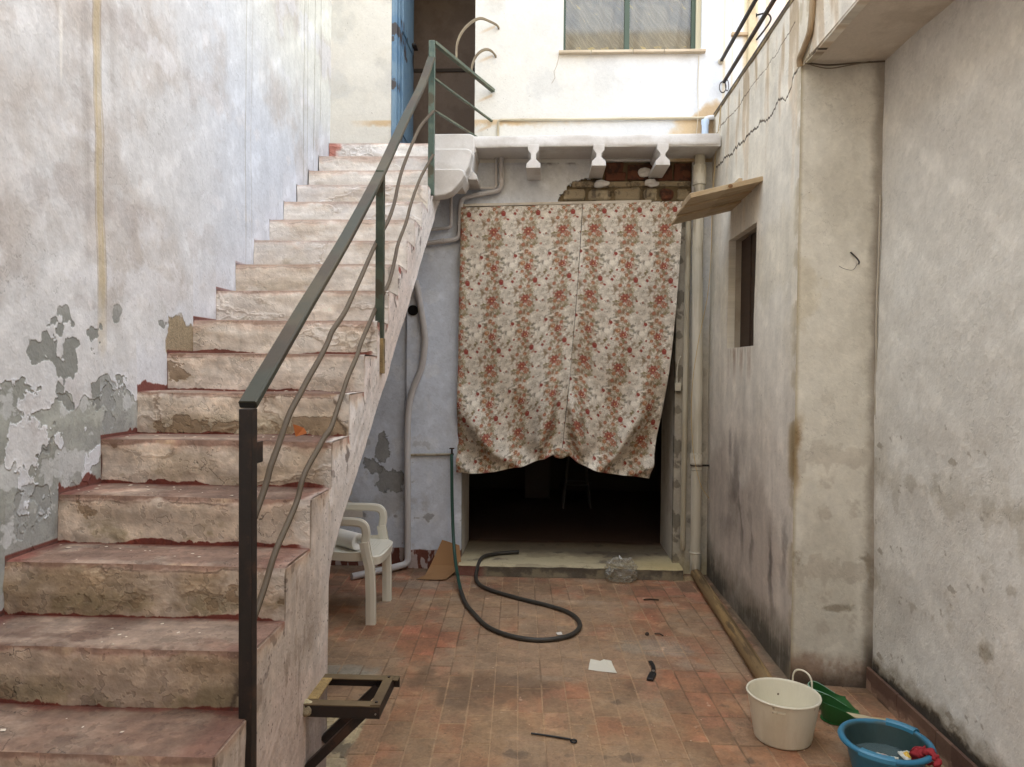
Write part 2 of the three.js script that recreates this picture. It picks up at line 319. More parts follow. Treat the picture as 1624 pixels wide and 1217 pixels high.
// cracks, streaks and grime of the right-hand wall: x is depth from the camera
const CR = [[3.80, 3.20], [3.93, 3.17], [4.02, 3.10], [4.15, 3.135], [4.33, 3.10], [4.5, 3.155], [4.72, 3.13], [5.0, 3.16], [5.3, 3.15], [5.62, 3.18]];
const CR2 = [[3.9, 3.45], [4.2, 3.40], [4.6, 3.42], [5.0, 3.40], [5.3, 3.42], [5.64, 3.43]];
const B1 = boxOf(CR, 0.05), B2 = boxOf(CR2, 0.05);
const rightT = paint(1280, 1664, 3.7, 0, 5.8, 3.7, (d, y, o) => {
  const n1 = S(FA, d * 0.22 + 0.7, y * 0.2), n2 = S(FB, d * 0.5 + 0.1, y * 0.45), n4 = S(FB, d * 1.7 + 0.5, y * 1.6), st = S(FC, d * 2.4, y * 0.13), st2 = S(FC, d * 5.5 + 0.3, y * 0.35), rg = S(FR, d * 0.6, y * 0.6 + 0.4);
  set(o, [222, 217, 204]); mix(o, [211, 204, 189], ss(0.4, 0.65, n1)); mix(o, [216, 208, 188], ss(0.5, 0.75, n2) * 0.5);
  const lo = ss(2.2, 0.9, y); mix(o, [204, 195, 184], lo * 0.75); mix(o, [178, 166, 154], lo * ss(0.45, 0.65, n1) * 0.6);
  const sk = S(FC, d * 1.1 + 0.2, y * 0.22 + 0.3); mul(o, 1 + (st - 0.5) * 0.05 + (sk - 0.5) * 0.11 + (n4 - 0.5) * 0.06); o.h += (st2 - 0.5) * 7 + (sk - 0.5) * 14;
  mix(o, [184, 158, 126], ss(0.55, 0.8, sk) * ss(2.2, 3.2, y) * 0.45);
  // rain streaks below the parapet
  mix(o, [150, 132, 104], ss(0.62, 0.8, sk) * ss(3.1, 3.55, y) * 0.5);
  if (inBox(B1, d, y)) { const q = polyDist(CR, d, y + (n4 - 0.5) * 0.05 + (st2 - 0.5) * 0.03); mix(o, [74, 64, 52], ss(0.0075, 0.002, q + (n2 - 0.5) * 0.008) * 0.9); o.h -= ss(0.01, 0, q) * 80; }
  if (inBox(B2, d, y)) { const q = polyDist(CR2, d, y + (n4 - 0.5) * 0.05); mix(o, [108, 94, 76], ss(0.006, 0.002, q + (n2 - 0.5) * 0.012) * 0.7); o.h -= ss(0.008, 0, q) * 50; }
  // rust below the little window
  mix(o, [142, 116, 96], ss(1.79, 1.74, y) * ss(1.5, 1.74, y) * ss(4.5, 4.6, d) * ss(5.2, 5.1, d) * ss(0.40, 0.75, st2 * 0.6 + n4 * 0.4) * 0.6);
  // hand smears and sooty smudges
  for (const [cx, cy, rx, ry, k] of [[4.88, 0.92, 0.16, 0.30, 0.6], [4.98, 0.62, 0.3, 0.16, 0.42], [4.55, 0.56, 0.05, 0.24, 0.5], [4.12, 0.52, 0.05, 0.24, 0.75], [3.88, 0.66, 0.05, 0.18, 0.5], [4.75, 0.66, 0.04, 0.28, 0.55], [5.05, 1.12, 0.05, 0.12, 0.5]]) {
    const q = Math.hypot((d - cx + (n2 - 0.5) * 0.25) / rx, (y - cy + (d - cx) * 0.3) / ry); if (q < 1.6) mix(o, [100, 92, 86], ss(1.4, 0.0, q + (n4 - 0.5) * 0.7) * k);
  }
  const base = y - 0.02 - 0.24 * Math.max(0, n2 - 0.28) - 0.06 * (st2 - 0.5); mix(o, [118, 108, 92], ss(0.30, -0.02, base + (n4 - 0.5) * 0.12) * 0.65); mix(o, [72, 66, 54], ss(0.06, -0.10, base + (n4 - 0.5) * 0.20) * 0.7 * ss(0.25, 0.55, n4 + st2 * 0.3)); 
  const ed = ss(3.90, 3.79, d); mix(o, [122, 96, 58], ed * ss(1.42, 1.28, y) * ss(0.95, 1.12, y) * ss(0.35, 0.6, n4) * 0.9); mix(o, [160, 146, 116], ed * ss(0.5, 0.7, n4) * 0.5);
  const pit = ss(0.88, 0.93, S(FW, d * 0.6, y * 0.6)) * ss(0.4, 0.6, n2); mix(o, [114, 102, 86], pit * 0.5);
  o.h += (rg - 0.5) * 14 + (n4 - 0.5) * 18;
  wearAndShade(o, d, y, 0.35); grain(o, d, y, 8);
});
const pierT = paint(320, 1536, 1.25, 0, 1.72, 3.2, (x, y, o) => {
  const n1 = S(FA, x * 0.6, y * 0.25), n2 = S(FB, x * 0.8 + 0.3, y * 0.5), n4 = S(FB, x * 2 + 0.1, y * 1.7);
  set(o, [217, 214, 203]); mix(o, [203, 199, 187], ss(0.4, 0.65, n1)); mix(o, [198, 190, 170], ss(0.55, 0.75, n2) * 0.6); mix(o, [162, 152, 138], ss(0.6, 0.75, n4) * 0.35 * ss(2.0, 0.8, y));
  const e = x - 1.29; mix(o, [128, 100, 62], ss(0.05, 0.0, e + (n4 - 0.5) * 0.05) * ss(1.42, 1.3, y) * ss(0.9, 1.15, y) * 0.85); mix(o, [150, 136, 104], ss(0.02, 0, e) * 0.5);
  mix(o, [126, 116, 104], ss(0.06, 0.0, 1.675 - x + (n4 - 0.5) * 0.05) * 0.6);
  for (const [cx, cy, rx, ry] of [[1.315, 0.62, 0.03, 0.06], [1.655, 0.62, 0.04, 0.07], [1.52, 0.40, 0.10, 0.02]]) { const q = Math.hypot((x - cx) / rx, (y - cy) / ry) + (n4 - 0.5) * 2.6, f = ss(1.2, 0.3, q); mix(o, [128, 116, 98], f * 0.5); o.h -= f * 50; }
  const b = y + (n4 - 0.5) * 0.07; mix(o, [136, 110, 92], ss(0.18, 0.10, b) * 0.7 * ss(0.35, 0.6, n2)); mix(o, [66, 54, 44], ss(0.11, 0.02, b) * 0.85); mix(o, [58, 50, 42], ss(0.06, 0, 1.68 - x) * ss(0.3, 0.1, b) * 0.8);
  const pit = ss(0.88, 0.93, S(FW, x * 0.6, y * 0.6)) * ss(0.4, 0.6, n2); mix(o, [114, 102, 86], pit * 0.5);
  o.h += (n4 - 0.5) * 24 + (n2 - 0.5) * 30; wearAndShade(o, x, y, 0.35); grain(o, x, y, 8);
});
const recessT = paint(1024, 1408, 1.2, 0, 3.8, 3.4, (d, y, o) => {
  const n1 = S(FA, d * 0.25, y * 0.25 + 0.5), n2 = S(FB, d * 0.6 + 0.7, y * 0.6), n4 = S(FB, d * 1.8 + 0.2, y * 1.8), rg = S(FR, d * 0.75 + 0.1, y * 0.75), ar = S(FR, d * 0.25 + 0.6, y * 0.25);
  set(o, [221, 219, 211]); mix(o, [204, 201, 192], ss(0.4, 0.65, n1) * 0.9); mix(o, [216, 214, 206], ss(0.52, 0.75, n2) * 0.6); mix(o, [186, 176, 164], ss(1.8, 3.0, y) * 0.3);
  mix(o, [150, 142, 126], ss(0.66, 0.8, n4 * 0.6 + n2 * 0.4) * 0.45 * ss(2.1, 0.8, y)); 
  mix(o, [128, 116, 92], ss(0.62, 0.85, S(FB, d * 1.1 + 0.9, y * 0.9)) * ss(1.6, 0.7, y) * 0.3);
  mix(o, [122, 112, 96], ss(0.84, 0.90, S(FC, d * 1.6, y * 1.9)) * 0.45 * ss(2.0, 1.2, y));
  mix(o, [206, 202, 192], ss(0.66, 0.80, S(FR, d * 1.2 + y * 0.9, y * 0.5)) * 0.18);
  const b = y - 0.115 + (n4 - 0.5) * 0.08 + (n2 - 0.5) * 0.06; mix(o, [120, 108, 88], ss(0.10, 0.0, b) * 0.7); mix(o, [52, 44, 36], ss(0.025, 0.0, b) * 0.8); o.h -= ss(0.04, 0, b) * 60;
  o.h += (rg - 0.5) * 34 + (n4 - 0.5) * 34 + (ar - 0.4) * 60; wearAndShade(o, d, y, 0.4); grain(o, d, y, 9);
});

// stair: risers in rows of 0.18 m (row = step - K0), x across; treads in rows of 0.26 m
const ROWR = 0.18, ROWT = 0.26, NST = K1 - K0 + 1;
const riserT = paint(640, 2048, XL, 0, XS, NST * ROWR, (x, v, o) => {
  const row = Math.floor(v / ROWR), k = row + K0, t = v - row * ROWR, sx = row * 0.37, up = ss(1, 9, k);
  const n1 = S(FA, x * 0.5 + sx, t * 0.6 + sx), n2 = S(FB, x * 0.8 + sx, t * 1.2 + sx * 2), n4 = S(FB, x * 2 + sx, t * 2.4 + sx), rg = S(FR, x * 0.55 + sx, t * 0.9 + sx * 3), ln = S(FC, x * 0.45 + sx, t * 6 + sx);
  set(o, [178, 161, 144]); mix(o, [212, 199, 187], ss(-2, 3.5, k)); mix(o, [235, 230, 223], up);
  mix(o, [150, 128, 98], ss(0.45, 0.68, n1) * (1 - up) * 0.7 * ss(-1, 0, -Math.abs(k - 0) / 4)); mix(o, [210, 192, 172], ss(0.5, 0.7, n2) * 0.35); mix(o, [146, 122, 104], (1 - ss(-3, 1.5, k)) * 0.5);
  mix(o, [124, 112, 82], ss(0.56, 0.72, n2 * 0.6 + n4 * 0.4 + ss(0.12, 0.02, t) * 0.06) * ss(0.13, 0.03, t) * (0.5 - up * 0.35));
  mul(o, 1 + (ln - 0.5) * 0.10);
  mix(o, [196, 158, 136], ss(0.13, 0.165, t + (n4 - 0.5) * 0.06) * 0.3);
  mix(o, [216, 214, 214], up * ss(0.5, 0.7, n1) * 0.5);
  // thick paint lifting in curved cracks
  const cr = ss(0.055, 0.0, Math.abs(rg - 0.58)) * ss(0.46, 0.62, n1); mix(o, [104, 84, 68], ss(0.014, 0.0, Math.abs(rg - 0.58)) * ss(0.46, 0.62, n1) * 0.5 * (1 - up * 0.6)); o.h += cr * 55 + (rg - 0.5) * 60;
  // brown bare patches at the wall end of some steps
  if (k < 5) { const b = ss(0.66, 0.70, n4 * 0.55 + n2 * 0.45 - 0.07 + ss(0.26, 0.0, x - XL) * 0.17 * (k > 0 ? 1 : 0.2)); mix(o, [138, 116, 92], b * 0.65); o.h -= b * 40; }
  if (k === 14) mix(o, [176, 104, 88], ss(0.09, 0.03, x - XL + (n4 - 0.5) * 0.1) * 0.8);
  // wavering red line along the foot of the riser
  const wv = 0.003 + 0.016 * Math.max(0, S(FB, x * 0.9 + sx, 0.31 + sx) - 0.32) * 2 + 0.045 * Math.max(0, S(FC, x * 1.3 + sx, 0.6) - 0.71) * 2, wid = wv * (1.25 - up * 0.9);
  mix(o, RED, ss(wid + 0.003, wid, t) * (1 - up * 0.35) * ss(0.0, 0.03 + 0.03 * n2, XS - x + 0.01 * (1 - up))); mix(o, [84, 42, 34], ss(0.005, 0, t) * 0.8);
  // worn lip
  const lip = ss(0.155, 0.168, t + (n4 - 0.5) * 0.026); mix(o, [124, 94, 80], lip * (0.8 - up * 0.45)); mix(o, [90, 70, 58], ss(0.006, 0.0, Math.abs(t - 0.156 + (n4 - 0.5) * 0.03)) * ss(0.45, 0.6, n2) * 0.6 * (1 - up * 0.5)); mix(o, [206, 184, 150], ss(0.60, 0.75, S(FB, x * 1.1 + sx, 0.77)) * ss(0.155, 0.165, t + (n4 - 0.5) * 0.02) * (1 - up) * 0.5);
  // white stringer paint lapping on to the open end
  const we = XS - x + (n4 - 0.5) * 0.07; mix(o, [218, 212, 206], ss(0.045, 0.015, we) * 0.8 * ss(-2, 2, k)); mix(o, [70, 58, 50], ss(0.014, 0.0, Math.abs(we - 0.045)) * ss(0.55, 0.65, n2) * 0.6 * (1 - up * 0.6));
  o.h += (n4 - 0.5) * 46 + (n2 - 0.5) * 30; wearAndShade(o, x + sx, t + sx, 1.2 - up * 0.8); grain(o, x, v, 10);
});
const treadT = paint(640, 1536, XL, 0, XS, NST * ROWT, (x, v, o) => {
  const row = Math.floor(v / ROWT), k = row + K0, t = v - row * ROWT, sx = row * 0.41 + 0.2, n1 = S(FA, x * 0.4 + sx, t * 0.4 + sx), n2 = S(FB, x * 0.7 + sx, t * 0.9 + sx), n4 = S(FB, x * 1.9 + sx, t * 2 + sx), br = S(FC, x * 0.5 + sx, t * 3.5);
  set(o, [126, 101, 87]); mix(o, [148, 129, 114], ss(0.36, 0.58, n2) * 0.9); mix(o, [100, 76, 64], ss(0.50, 0.70, n1) * 0.75); mix(o, [120, 96, 78], (1 - ss(-3, 0, k)) * 0.45);
  mul(o, 1 + (br - 0.5) * 0.2);
  mix(o, [96, 72, 60], ss(0.62, 0.75, n4 * 0.5 + n1 * 0.5) * 0.55); mix(o, [104, 56, 46], ss(0.215, 0.25, t + (n4 - 0.5) * 0.05) * 0.75);
  mix(o, [196, 168, 134], ss(0.60, 0.75, S(FB, x * 1.1 + sx, 0.77)) * ss(0.016, 0.0, t + (n4 - 0.5) * 0.03) * 0.6); mix(o, [88, 60, 48], ss(0.56, 0.66, n2) * ss(0.03, 0.0, t) * 0.7);
  mix(o, [112, 64, 54], ss(0.07, 0.02, x - XL + (n4 - 0.5) * 0.06) * 0.8);
  mix(o, [116, 74, 62], ss(0.11, 0.05, XS - x + (n4 - 0.5) * 0.08) * 0.4 * (1 - ss(2, 6, k))); mix(o, [214, 206, 198], ss(0.04, 0.01, XS - x + (n4 - 0.5) * 0.06) * ss(-1, 3, k));
  o.h += (n4 - 0.5) * 40 + (n2 - 0.5) * 30; wearAndShade(o, x + sx, t + sx, 1.2); grain(o, x, v, 12);
});
const sideT = paint(1664, 1152, 0.9, 0, 5.8, 3.4, (d, y, o) => {
  const n1 = S(FA, d * 0.3, y * 0.3), n2 = S(FB, d * 0.7 + 0.2, y * 0.7), n4 = S(FB, d * 2.1, y * 2.1 + 0.6), q = y - d * 0.69, al = S(FC, q * 3.6, (d + y * 0.69) * 0.25), vs = S(FC, d * 4.2, y * 0.3), hi = treadAt(d) - y, up = ss(2.9, 4.2, d);
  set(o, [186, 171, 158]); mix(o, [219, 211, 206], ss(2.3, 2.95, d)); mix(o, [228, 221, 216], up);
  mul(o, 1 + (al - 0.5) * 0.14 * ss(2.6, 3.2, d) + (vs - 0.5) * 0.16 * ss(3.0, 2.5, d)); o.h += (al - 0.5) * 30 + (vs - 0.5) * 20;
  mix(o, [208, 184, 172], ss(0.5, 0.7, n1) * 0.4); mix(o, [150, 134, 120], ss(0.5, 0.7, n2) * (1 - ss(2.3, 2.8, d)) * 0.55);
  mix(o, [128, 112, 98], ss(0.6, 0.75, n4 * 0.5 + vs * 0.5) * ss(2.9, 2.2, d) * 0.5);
  // grey stain plus the shelf bracket's shade, painted below it
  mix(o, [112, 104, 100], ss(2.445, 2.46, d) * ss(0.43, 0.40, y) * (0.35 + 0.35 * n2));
  // flaked specks and red paint at the step corners
  mix(o, [92, 80, 74], ss(0.70, 0.74, S(FC, d * 1.7, y * 1.7)) * ss(0.22, 0.05, hi) * 0.7); mix(o, [74, 66, 62], ss(0.80, 0.84, S(FW, d * 0.55, y * 0.55)) * 0.5);
  const kk = (d - 2.243) / GO, fr = kk - Math.floor(kk), cornered = ss(0.8, 0.97, fr);
  mix(o, RED, ss(0.028, 0.008, hi - 0.004 + (n4 - 0.5) * 0.05) * (0.25 + 0.6 * cornered) * (1 - up * 0.4)); mix(o, [196, 168, 138], ss(0.06, 0.02, hi + (n4 - 0.5) * 0.08) * 0.4 * (1 - up));
  if (hash2(Math.floor(kk), 5) > 0.45) mix(o, [140, 62, 50], ss(1, 0.6, Math.hypot((fr - 0.18) / 0.14, (hi - 0.03) / 0.022) + (n4 - 0.5)) * up);
  o.h += (n4 - 0.5) * 40 + (n2 - 0.5) * 40; wearAndShade(o, d, y, 0.5); grain(o, d, y, 10);
});

// floor: combed clay tiles in columns running away from the camera, turned 2 degrees
const TW = 0.119, TL = 0.254, TA = 2 * Math.PI / 180, CA = Math.cos(TA), SA = Math.sin(TA);
const toTile = (x, z) => { const dx = x, dz = z + 3.5; return [dx * CA - dz * SA - 0.006, dx * SA + dz * CA]; };
const fromTile = (u, w) => { const a = u + 0.006; return [a * CA + w * SA, -a * SA + w * CA - 3.5]; };
const colShift = (c) => (hash2(c, 3) < 0.5 ? 0 : 0.5) + (hash2(c, 9) - 0.5) * 0.3;
const floorT = paint(1600, 1728, -1.8, 2.2, 1.75, 6.0, (x, d, o) => {
  const z = -d, [u, w] = toTile(x, z), c = Math.floor(u / TW), wr = w / TL + colShift(c), r = Math.floor(wr), fu = u - c * TW, fw = (wr - r) * TL, h = hash2(c, r), h2 = hash2(c + 77, r + 31);
  const e = Math.min(fu, TW - fu, fw, TL - fw), n1 = S(FA, x * 0.3 + 0.2, z * 0.3), n2 = S(FB, x * 0.7, z * 0.5), n4 = S(FB, x * 2 + 0.5, z * 2), nt = S(FB, x * 1.1 + h * 9, z * 1.1 + h2 * 7), far = ss(4.1, 5.0, d);
  set(o, [148, 98, 68]); mix(o, [160, 94, 68], ss(0.6, 0.95, h) * 0.5); mix(o, [120, 88, 66], ss(0.45, 0.1, h) * 0.9); mix(o, [148, 116, 92], ss(0.55, 0.9, h2) * 0.7);
  mix(o, [178, 106, 80], ss(0.55, 0.75, nt) * 0.5); mix(o, [118, 78, 58], ss(0.52, 0.35, nt) * 0.4);
  // combed grooves along the tile, mostly worn off
  const gv = Math.abs(((fu / TW * 7) % 1) - 0.5) * 2, gk = ss(0.45, 0.66, S(FB, x * 0.5 + 0.7, z * 0.35)) * ss(0.25, 0.9, h2) * (0.35 + 0.65 * ss(3.6, 4.6, d)); o.h += (ss(0.25, 0.75, gv) - 0.5) * 60 * gk; mix(o, [176, 148, 120], ss(0.4, 0.1, gv) * gk * 0.45);
  // dust, grease and trodden dirt
  mix(o, [150, 124, 94], ss(0.34, 0.60, n2 * 0.5 + n1 * 0.5) * 0.72); mix(o, [126, 98, 66], ss(4.0, 3.0, d) * 0.35); mix(o, [168, 144, 120], ss(0.55, 0.78, n4 * 0.5 + n2 * 0.5) * 0.5 * far);
  mix(o, [94, 70, 50], ss(0.55, 0.78, n1 * 0.5 + S(FB, x * 0.9 + 0.3, z * 0.6 + 0.2) * 0.5) * (0.75 - far * 0.4)); mix(o, [64, 50, 38], ss(0.70, 0.80, n4 * 0.45 + n2 * 0.55) * ss(4.2, 3.6, d) * 0.6);
  // cement smears
  for (const [cx, cd, rx, ry, k] of [[0.62, 4.18, 0.30, 0.11, 0.5], [0.83, 3.98, 0.16, 0.07, 0.4], [-1.08, 3.80, 0.22, 0.13, 0.9], [-1.25, 4.9, 0.3, 0.10, 0.45], [-0.85, 5.3, 0.3, 0.09, 0.4], [0.05, 3.75, 0.2, 0.04, 0.25]]) {
    const q = Math.hypot((x - cx + (d - cd) * 0.3) / rx, (d - cd) / ry) + (n2 - 0.5) * 1.5; if (q < 1.3) mix(o, [142, 136, 122], ss(1.15, 0.5, q + (n4 - 0.5) * 0.7) * k);
  }
  mix(o, [196, 160, 134], ss(0.88, 0.93, S(FC, x * 1.1 + 0.11, z * 1.1)) * ss(0.5, 0.65, n4) * 0.7);       // lime spots
  // joints
  const jn = ss(0.0055, 0.002, e + (n4 - 0.5) * 0.004); mix(o, [168, 134, 100], jn * ss(0.30, 0.5, S(FA, x * 0.6, z * 0.4 + 0.3)) * 0.7); mix(o, [96, 72, 52], jn * ss(0.48, 0.36, S(FA, x * 0.6, z * 0.4 + 0.3)) * 0.6);
  // rough mortar along the foot of the stair, dirt against the walls
  const st = x - XS; if (d < 3.4) { const m = ss(0.035, 0.015, st + (n4 - 0.5) * 0.05); mix(o, [168, 150, 116], m); mul(o, 1 - m * 0.5 * ss(0.5, 0.7, n4)); o.h += m * (n4 - 0.3) * 160; }
  mix(o, [70, 62, 48], ss(0.09, 0.0, XR - x + (n4 - 0.5) * 0.1) * 0.7 * ss(3.7, 3.9, d)); mix(o, [74, 58, 44], ss(0.12, 0, 5.62 - d + (n4 - 0.5) * 0.12) * 0.5);
  mix(o, [172, 148, 104], ss(0.16, 0.05, Math.hypot(x - 1.12, (d - 5.62) * 1.4) + (n4 - 0.5) * 0.16) * 0.8);
  o.h += (n4 - 0.5) * 50 + (n2 - 0.5) * 20; wearAndShade(o, x, z, 1.0); mix(o, [138, 116, 98], 0.16 + 0.2 * ss(0.45, 0.6, n2)); o.r *= 1.07; o.g *= 1.09; o.b *= 1.10; grain(o, x, z, 14);
});
// small tiling surfaces in metres
function tiling(px, m, f, bump = true) { const t = paint(px, px, 0, 0, 1, 1, f, bump); for (const q of [t.map, t.bumpMap]) if (q) { q.wrapS = q.wrapT = THREE.RepeatWrapping; q.repeat.set(1 / m, 1 / m); } return t; }
const creamT = tiling(512, 1.0, (x, y, o) => { const n = S(FB, x, y), m = S(FA, x + 0.3, y); set(o, [214, 208, 198]); mix(o, [192, 184, 172], ss(0.45, 0.7, n) * 0.6); mix(o, [228, 224, 216], ss(0.5, 0.72, m) * 0.5); o.h += (n - 0.5) * 60 + (m - 0.5) * 40; grain(o, x, y, 10); });
const concT = tiling(512, 0.6, (x, y, o) => { const n = S(FB, x, y), m = S(FA, x + 0.3, y), w = S(FW, x, y); set(o, [150, 138, 112]); mix(o, [188, 174, 138], ss(0.48, 0.7, m) * 0.8); mix(o, [96, 86, 70], ss(0.52, 0.7, n) * 0.7); o.h += (n - 0.5) * 90 + (w - 0.5) * 50; grain(o, x, y, 22); });
const rustT = tiling(512, 0.35, (x, y, o) => { const n = S(FB, x, y), m = S(FA, x + 0.5, y); set(o, [34, 24, 20]); mix(o, [70, 46, 32], ss(0.5, 0.7, n) * 0.7); mix(o, [22, 17, 15], ss(0.5, 0.65, m) * 0.6); o.h += (n - 0.5) * 60; grain(o, x, y, 8); });
const greenT = tiling(512, 0.5, (x, y, o) => { const n = S(FB, x, y), m = S(FA, x + 0.5, y); set(o, [84, 96, 86]); mix(o, [112, 118, 104], ss(0.45, 0.7, m) * 0.8); mix(o, [96, 78, 58], ss(0.55, 0.72, n) * 0.8); o.h += (n - 0.5) * 40; grain(o, x, y, 8); });
const brownT = tiling(512, 0.5, (x, y, o) => { const n = S(FB, x, y), m = S(FA, x + 0.5, y); set(o, [122, 106, 84]); mix(o, [138, 122, 98], ss(0.4, 0.7, m) * 0.6); mix(o, [96, 78, 60], ss(0.55, 0.8, n) * 0.5); o.h += (n - 0.5) * 40; grain(o, x, y, 8); });
const woodT = tiling(512, 0.8, (x, y, o) => { const n = S(FB, x * 0.5, y * 6), m = S(FC, x, y * 12); set(o, [202, 178, 140]); mix(o, [176, 148, 108], ss(0.4, 0.7, n) * 0.6); mix(o, [214, 190, 150], ss(0.55, 0.75, m) * 0.4); o.h += (m - 0.5) * 40; grain(o, x, y, 6); });
const pvcT = tiling(512, 0.9, (x, y, o) => { const n = S(FB, x, y), m = S(FA, x, y * 0.5); set(o, [206, 201, 186]); mix(o, [176, 168, 148], ss(0.5, 0.72, n) * 0.6); mix(o, [140, 128, 108], ss(0.68, 0.8, m) * 0.5); o.h += (n - 0.5) * 20; grain(o, x, y, 5); });
const terraT = tiling(512, 0.4, (x, y, o) => { const n = S(FB, x, y), m = S(FA, x, y); set(o, [124, 76, 54]); mix(o, [74, 50, 38], ss(0.44, 0.62, n) * 0.8); mix(o, [168, 108, 76], ss(0.55, 0.75, m) * 0.6); o.h += (n - 0.5) * 90; grain(o, x, y, 14); });
const stoneT = tiling(512, 0.4, (x, y, o) => { const n = S(FB, x, y), m = S(FA, x, y); set(o, [146, 132, 108]); mix(o, [86, 76, 64], ss(0.48, 0.64, n) * 0.8); mix(o, [182, 168, 140], ss(0.55, 0.75, m) * 0.6); o.h += (n - 0.5) * 90; grain(o, x, y, 14); });

const mLeft = painted(leftT, 0.017), mBack = painted(backT, 0.014), mRight = painted(rightT, 0.015), mPier = painted(pierT, 0.016), mRecess = painted(recessT, 0.026), mRiser = painted(riserT, 0.019), mTread = painted(treadT, 0.018), mSide = painted(sideT, 0.018), mFloor = painted(floorT, 0.008, { roughness: 0.8 });
const tiled = (t, b = 0.006, e = {}) => mat({ map: t.map, bumpMap: t.bumpMap, bumpScale: b, ...e });
const mCream = tiled(creamT), mConc = tiled(concT, 0.01), mRust = tiled(rustT, 0.002, { roughness: 0.6 }), mGreen = tiled(greenT, 0.001, { roughness: 0.55 }), mBrown = tiled(brownT, 0.001, { roughness: 0.6 }), mWood = tiled(woodT, 0.001, { roughness: 0.75 }), mPvc = tiled(pvcT, 0.001, { roughness: 0.5 }), mTerra = tiled(terraT, 0.008, { color: sRGB(196, 190, 186) }), mStone = tiled(stoneT, 0.008);
const railT = tiling(512, 1.1, (x, y, o) => { const n = S(FB, x, y), m = S(FA, x + 0.5, y + 0.2); set(o, [88, 87, 72]); mix(o, [106, 97, 76], ss(0.40, 0.7, m) * 0.9); mix(o, [74, 80, 70], ss(0.5, 0.3, m) * 0.7); mix(o, [86, 68, 52], ss(0.52, 0.75, n) * 0.6); o.h += (n - 0.5) * 40; grain(o, x, y, 8); });
const mWhiteP = tiled(creamT, 0.007, { color: sRGB(244, 246, 252), roughness: 0.6 }), mDarkIn = mat({ color: sRGB(92, 82, 78) });
// ---------------------------------------------------------------- ground and tiled floor
struct('ground', [new THREE.PlaneGeometry(120, 120).rotateX(-Math.PI / 2).translate(0, -0.05, 0)], mat({ color: sRGB(120, 108, 92) }));
const floor = new THREE.Group(); floor.name = 'floor'; floor.userData = { kind: 'structure' }; scene.add(floor);
const fuv = (g) => { const p = g.attributes.position, uv = new Float32Array(p.count * 2); for (let i = 0; i < p.count; i++) { const [a, b] = floorT.uv(p.getX(i), -p.getZ(i)); uv[i * 2] = a; uv[i * 2 + 1] = b; } g.setAttribute('uv', new THREE.BufferAttribute(uv, 2)); return g; };
const mortar = new THREE.PlaneGeometry(3.55, 10.1, 70, 200).rotateX(-Math.PI / 2).translate(-0.025, 0, -0.75);
{ const p = mortar.attributes.position; for (let i = 0; i < p.count; i++) p.setY(i, -0.0022 + (S(FA, p.getX(i) * 0.7, p.getZ(i) * 0.7) - 0.5) * 0.001); mortar.computeVertexNormals(); }
mesh('mortar_bed', fuv(mortar), mFloor, floor);
{
  const shown = [], hidden = [];
  for (let c = -18; c < 18; c++) for (let r = -14; r < 10; r++) {
    const wr = (r + 0.5 - colShift(c)) * TL, [x, z] = fromTile((c + 0.5) * TW, wr);
    if (x < -1.78 || x > 1.74 || z > -1.9 || z < -5.72) continue;
    if (x < XS - 0.02 && z > -2.6) continue;
    const rnd = rngOf(c * 9176 + r * 331 + 5), gap = 0.0022, ch = 0.0025, y = 0.0005 + (rnd() - 0.5) * 0.0016, tx = (rnd() - 0.5) * 0.004, tz = (rnd() - 0.5) * 0.007, tw = (rnd() - 0.5) * 0.006;
    const hu = TW / 2 - gap, hw = TL / 2 - gap, P = [], I = [];
    for (const [q, yy] of [[0, -0.006], [0.0006, -0.0022], [ch, 0]]) for (const [a, b] of [[-1, -1], [1, -1], [1, 1], [-1, 1]]) {
      const u = a * (hu - q), w = b * (hw - q), ur = u * Math.cos(tw) - w * Math.sin(tw), wr2 = u * Math.sin(tw) + w * Math.cos(tw);
      const [px, pz] = fromTile((c + 0.5) * TW + ur, wr + wr2); P.push(px, y + yy + u * tx + w * tz * 0.5, pz);
    }
    for (let l = 0; l < 2; l++) for (let k = 0; k < 4; k++) { const a = l * 4 + k, b = l * 4 + (k + 1) % 4; I.push(a, a + 4, b, b, a + 4, b + 4); }
    I.push(8, 11, 9, 9, 11, 10);
    let g = new THREE.BufferGeometry(); g.setAttribute('position', new THREE.Float32BufferAttribute(P, 3)); g.setIndex(I); g = g.toNonIndexed(); g.computeVertexNormals(); fuv(g);
    const inView = z < -2.5 && x > -1.52 && !(x < XS && z > -3.3) && x < -z * 0.6 && x < XR + (z > -ZP ? 0.5 : 0);
    (inView ? shown : hidden).push([g, -z]);
  }
  shown.sort((a, b) => a[1] - b[1]);
  shown.splice(300).forEach((s) => hidden.push(s));
  shown.forEach(([g], i) => mesh(i ? `tile_${String(i).padStart(3, '0')}` : 'tile', g, mFloor, floor));
  const rest = mesh('tile_remainder', hidden.map((h) => h[0]), mFloor, floor); rest.userData = { kind: 'stuff' };
}

// ---------------------------------------------------------------- left wall
const leftWall = thing('left_wall', 'tall peeling whitewashed wall with brown stain beside the staircase', 'wall');
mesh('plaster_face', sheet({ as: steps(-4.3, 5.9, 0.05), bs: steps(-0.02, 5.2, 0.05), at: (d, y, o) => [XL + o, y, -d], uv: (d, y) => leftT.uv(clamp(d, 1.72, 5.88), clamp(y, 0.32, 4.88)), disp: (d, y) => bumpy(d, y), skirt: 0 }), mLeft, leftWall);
mesh('wall_core', box(XL - 0.35, -0.04, 4.6, XL - 0.03, 5.5, -7.4), mCream, leftWall);
mesh('coping', box(XL - 0.36, 5.2, 4.3, XL + 0.02, 5.53, -5.7, 0.01), mCream, leftWall);

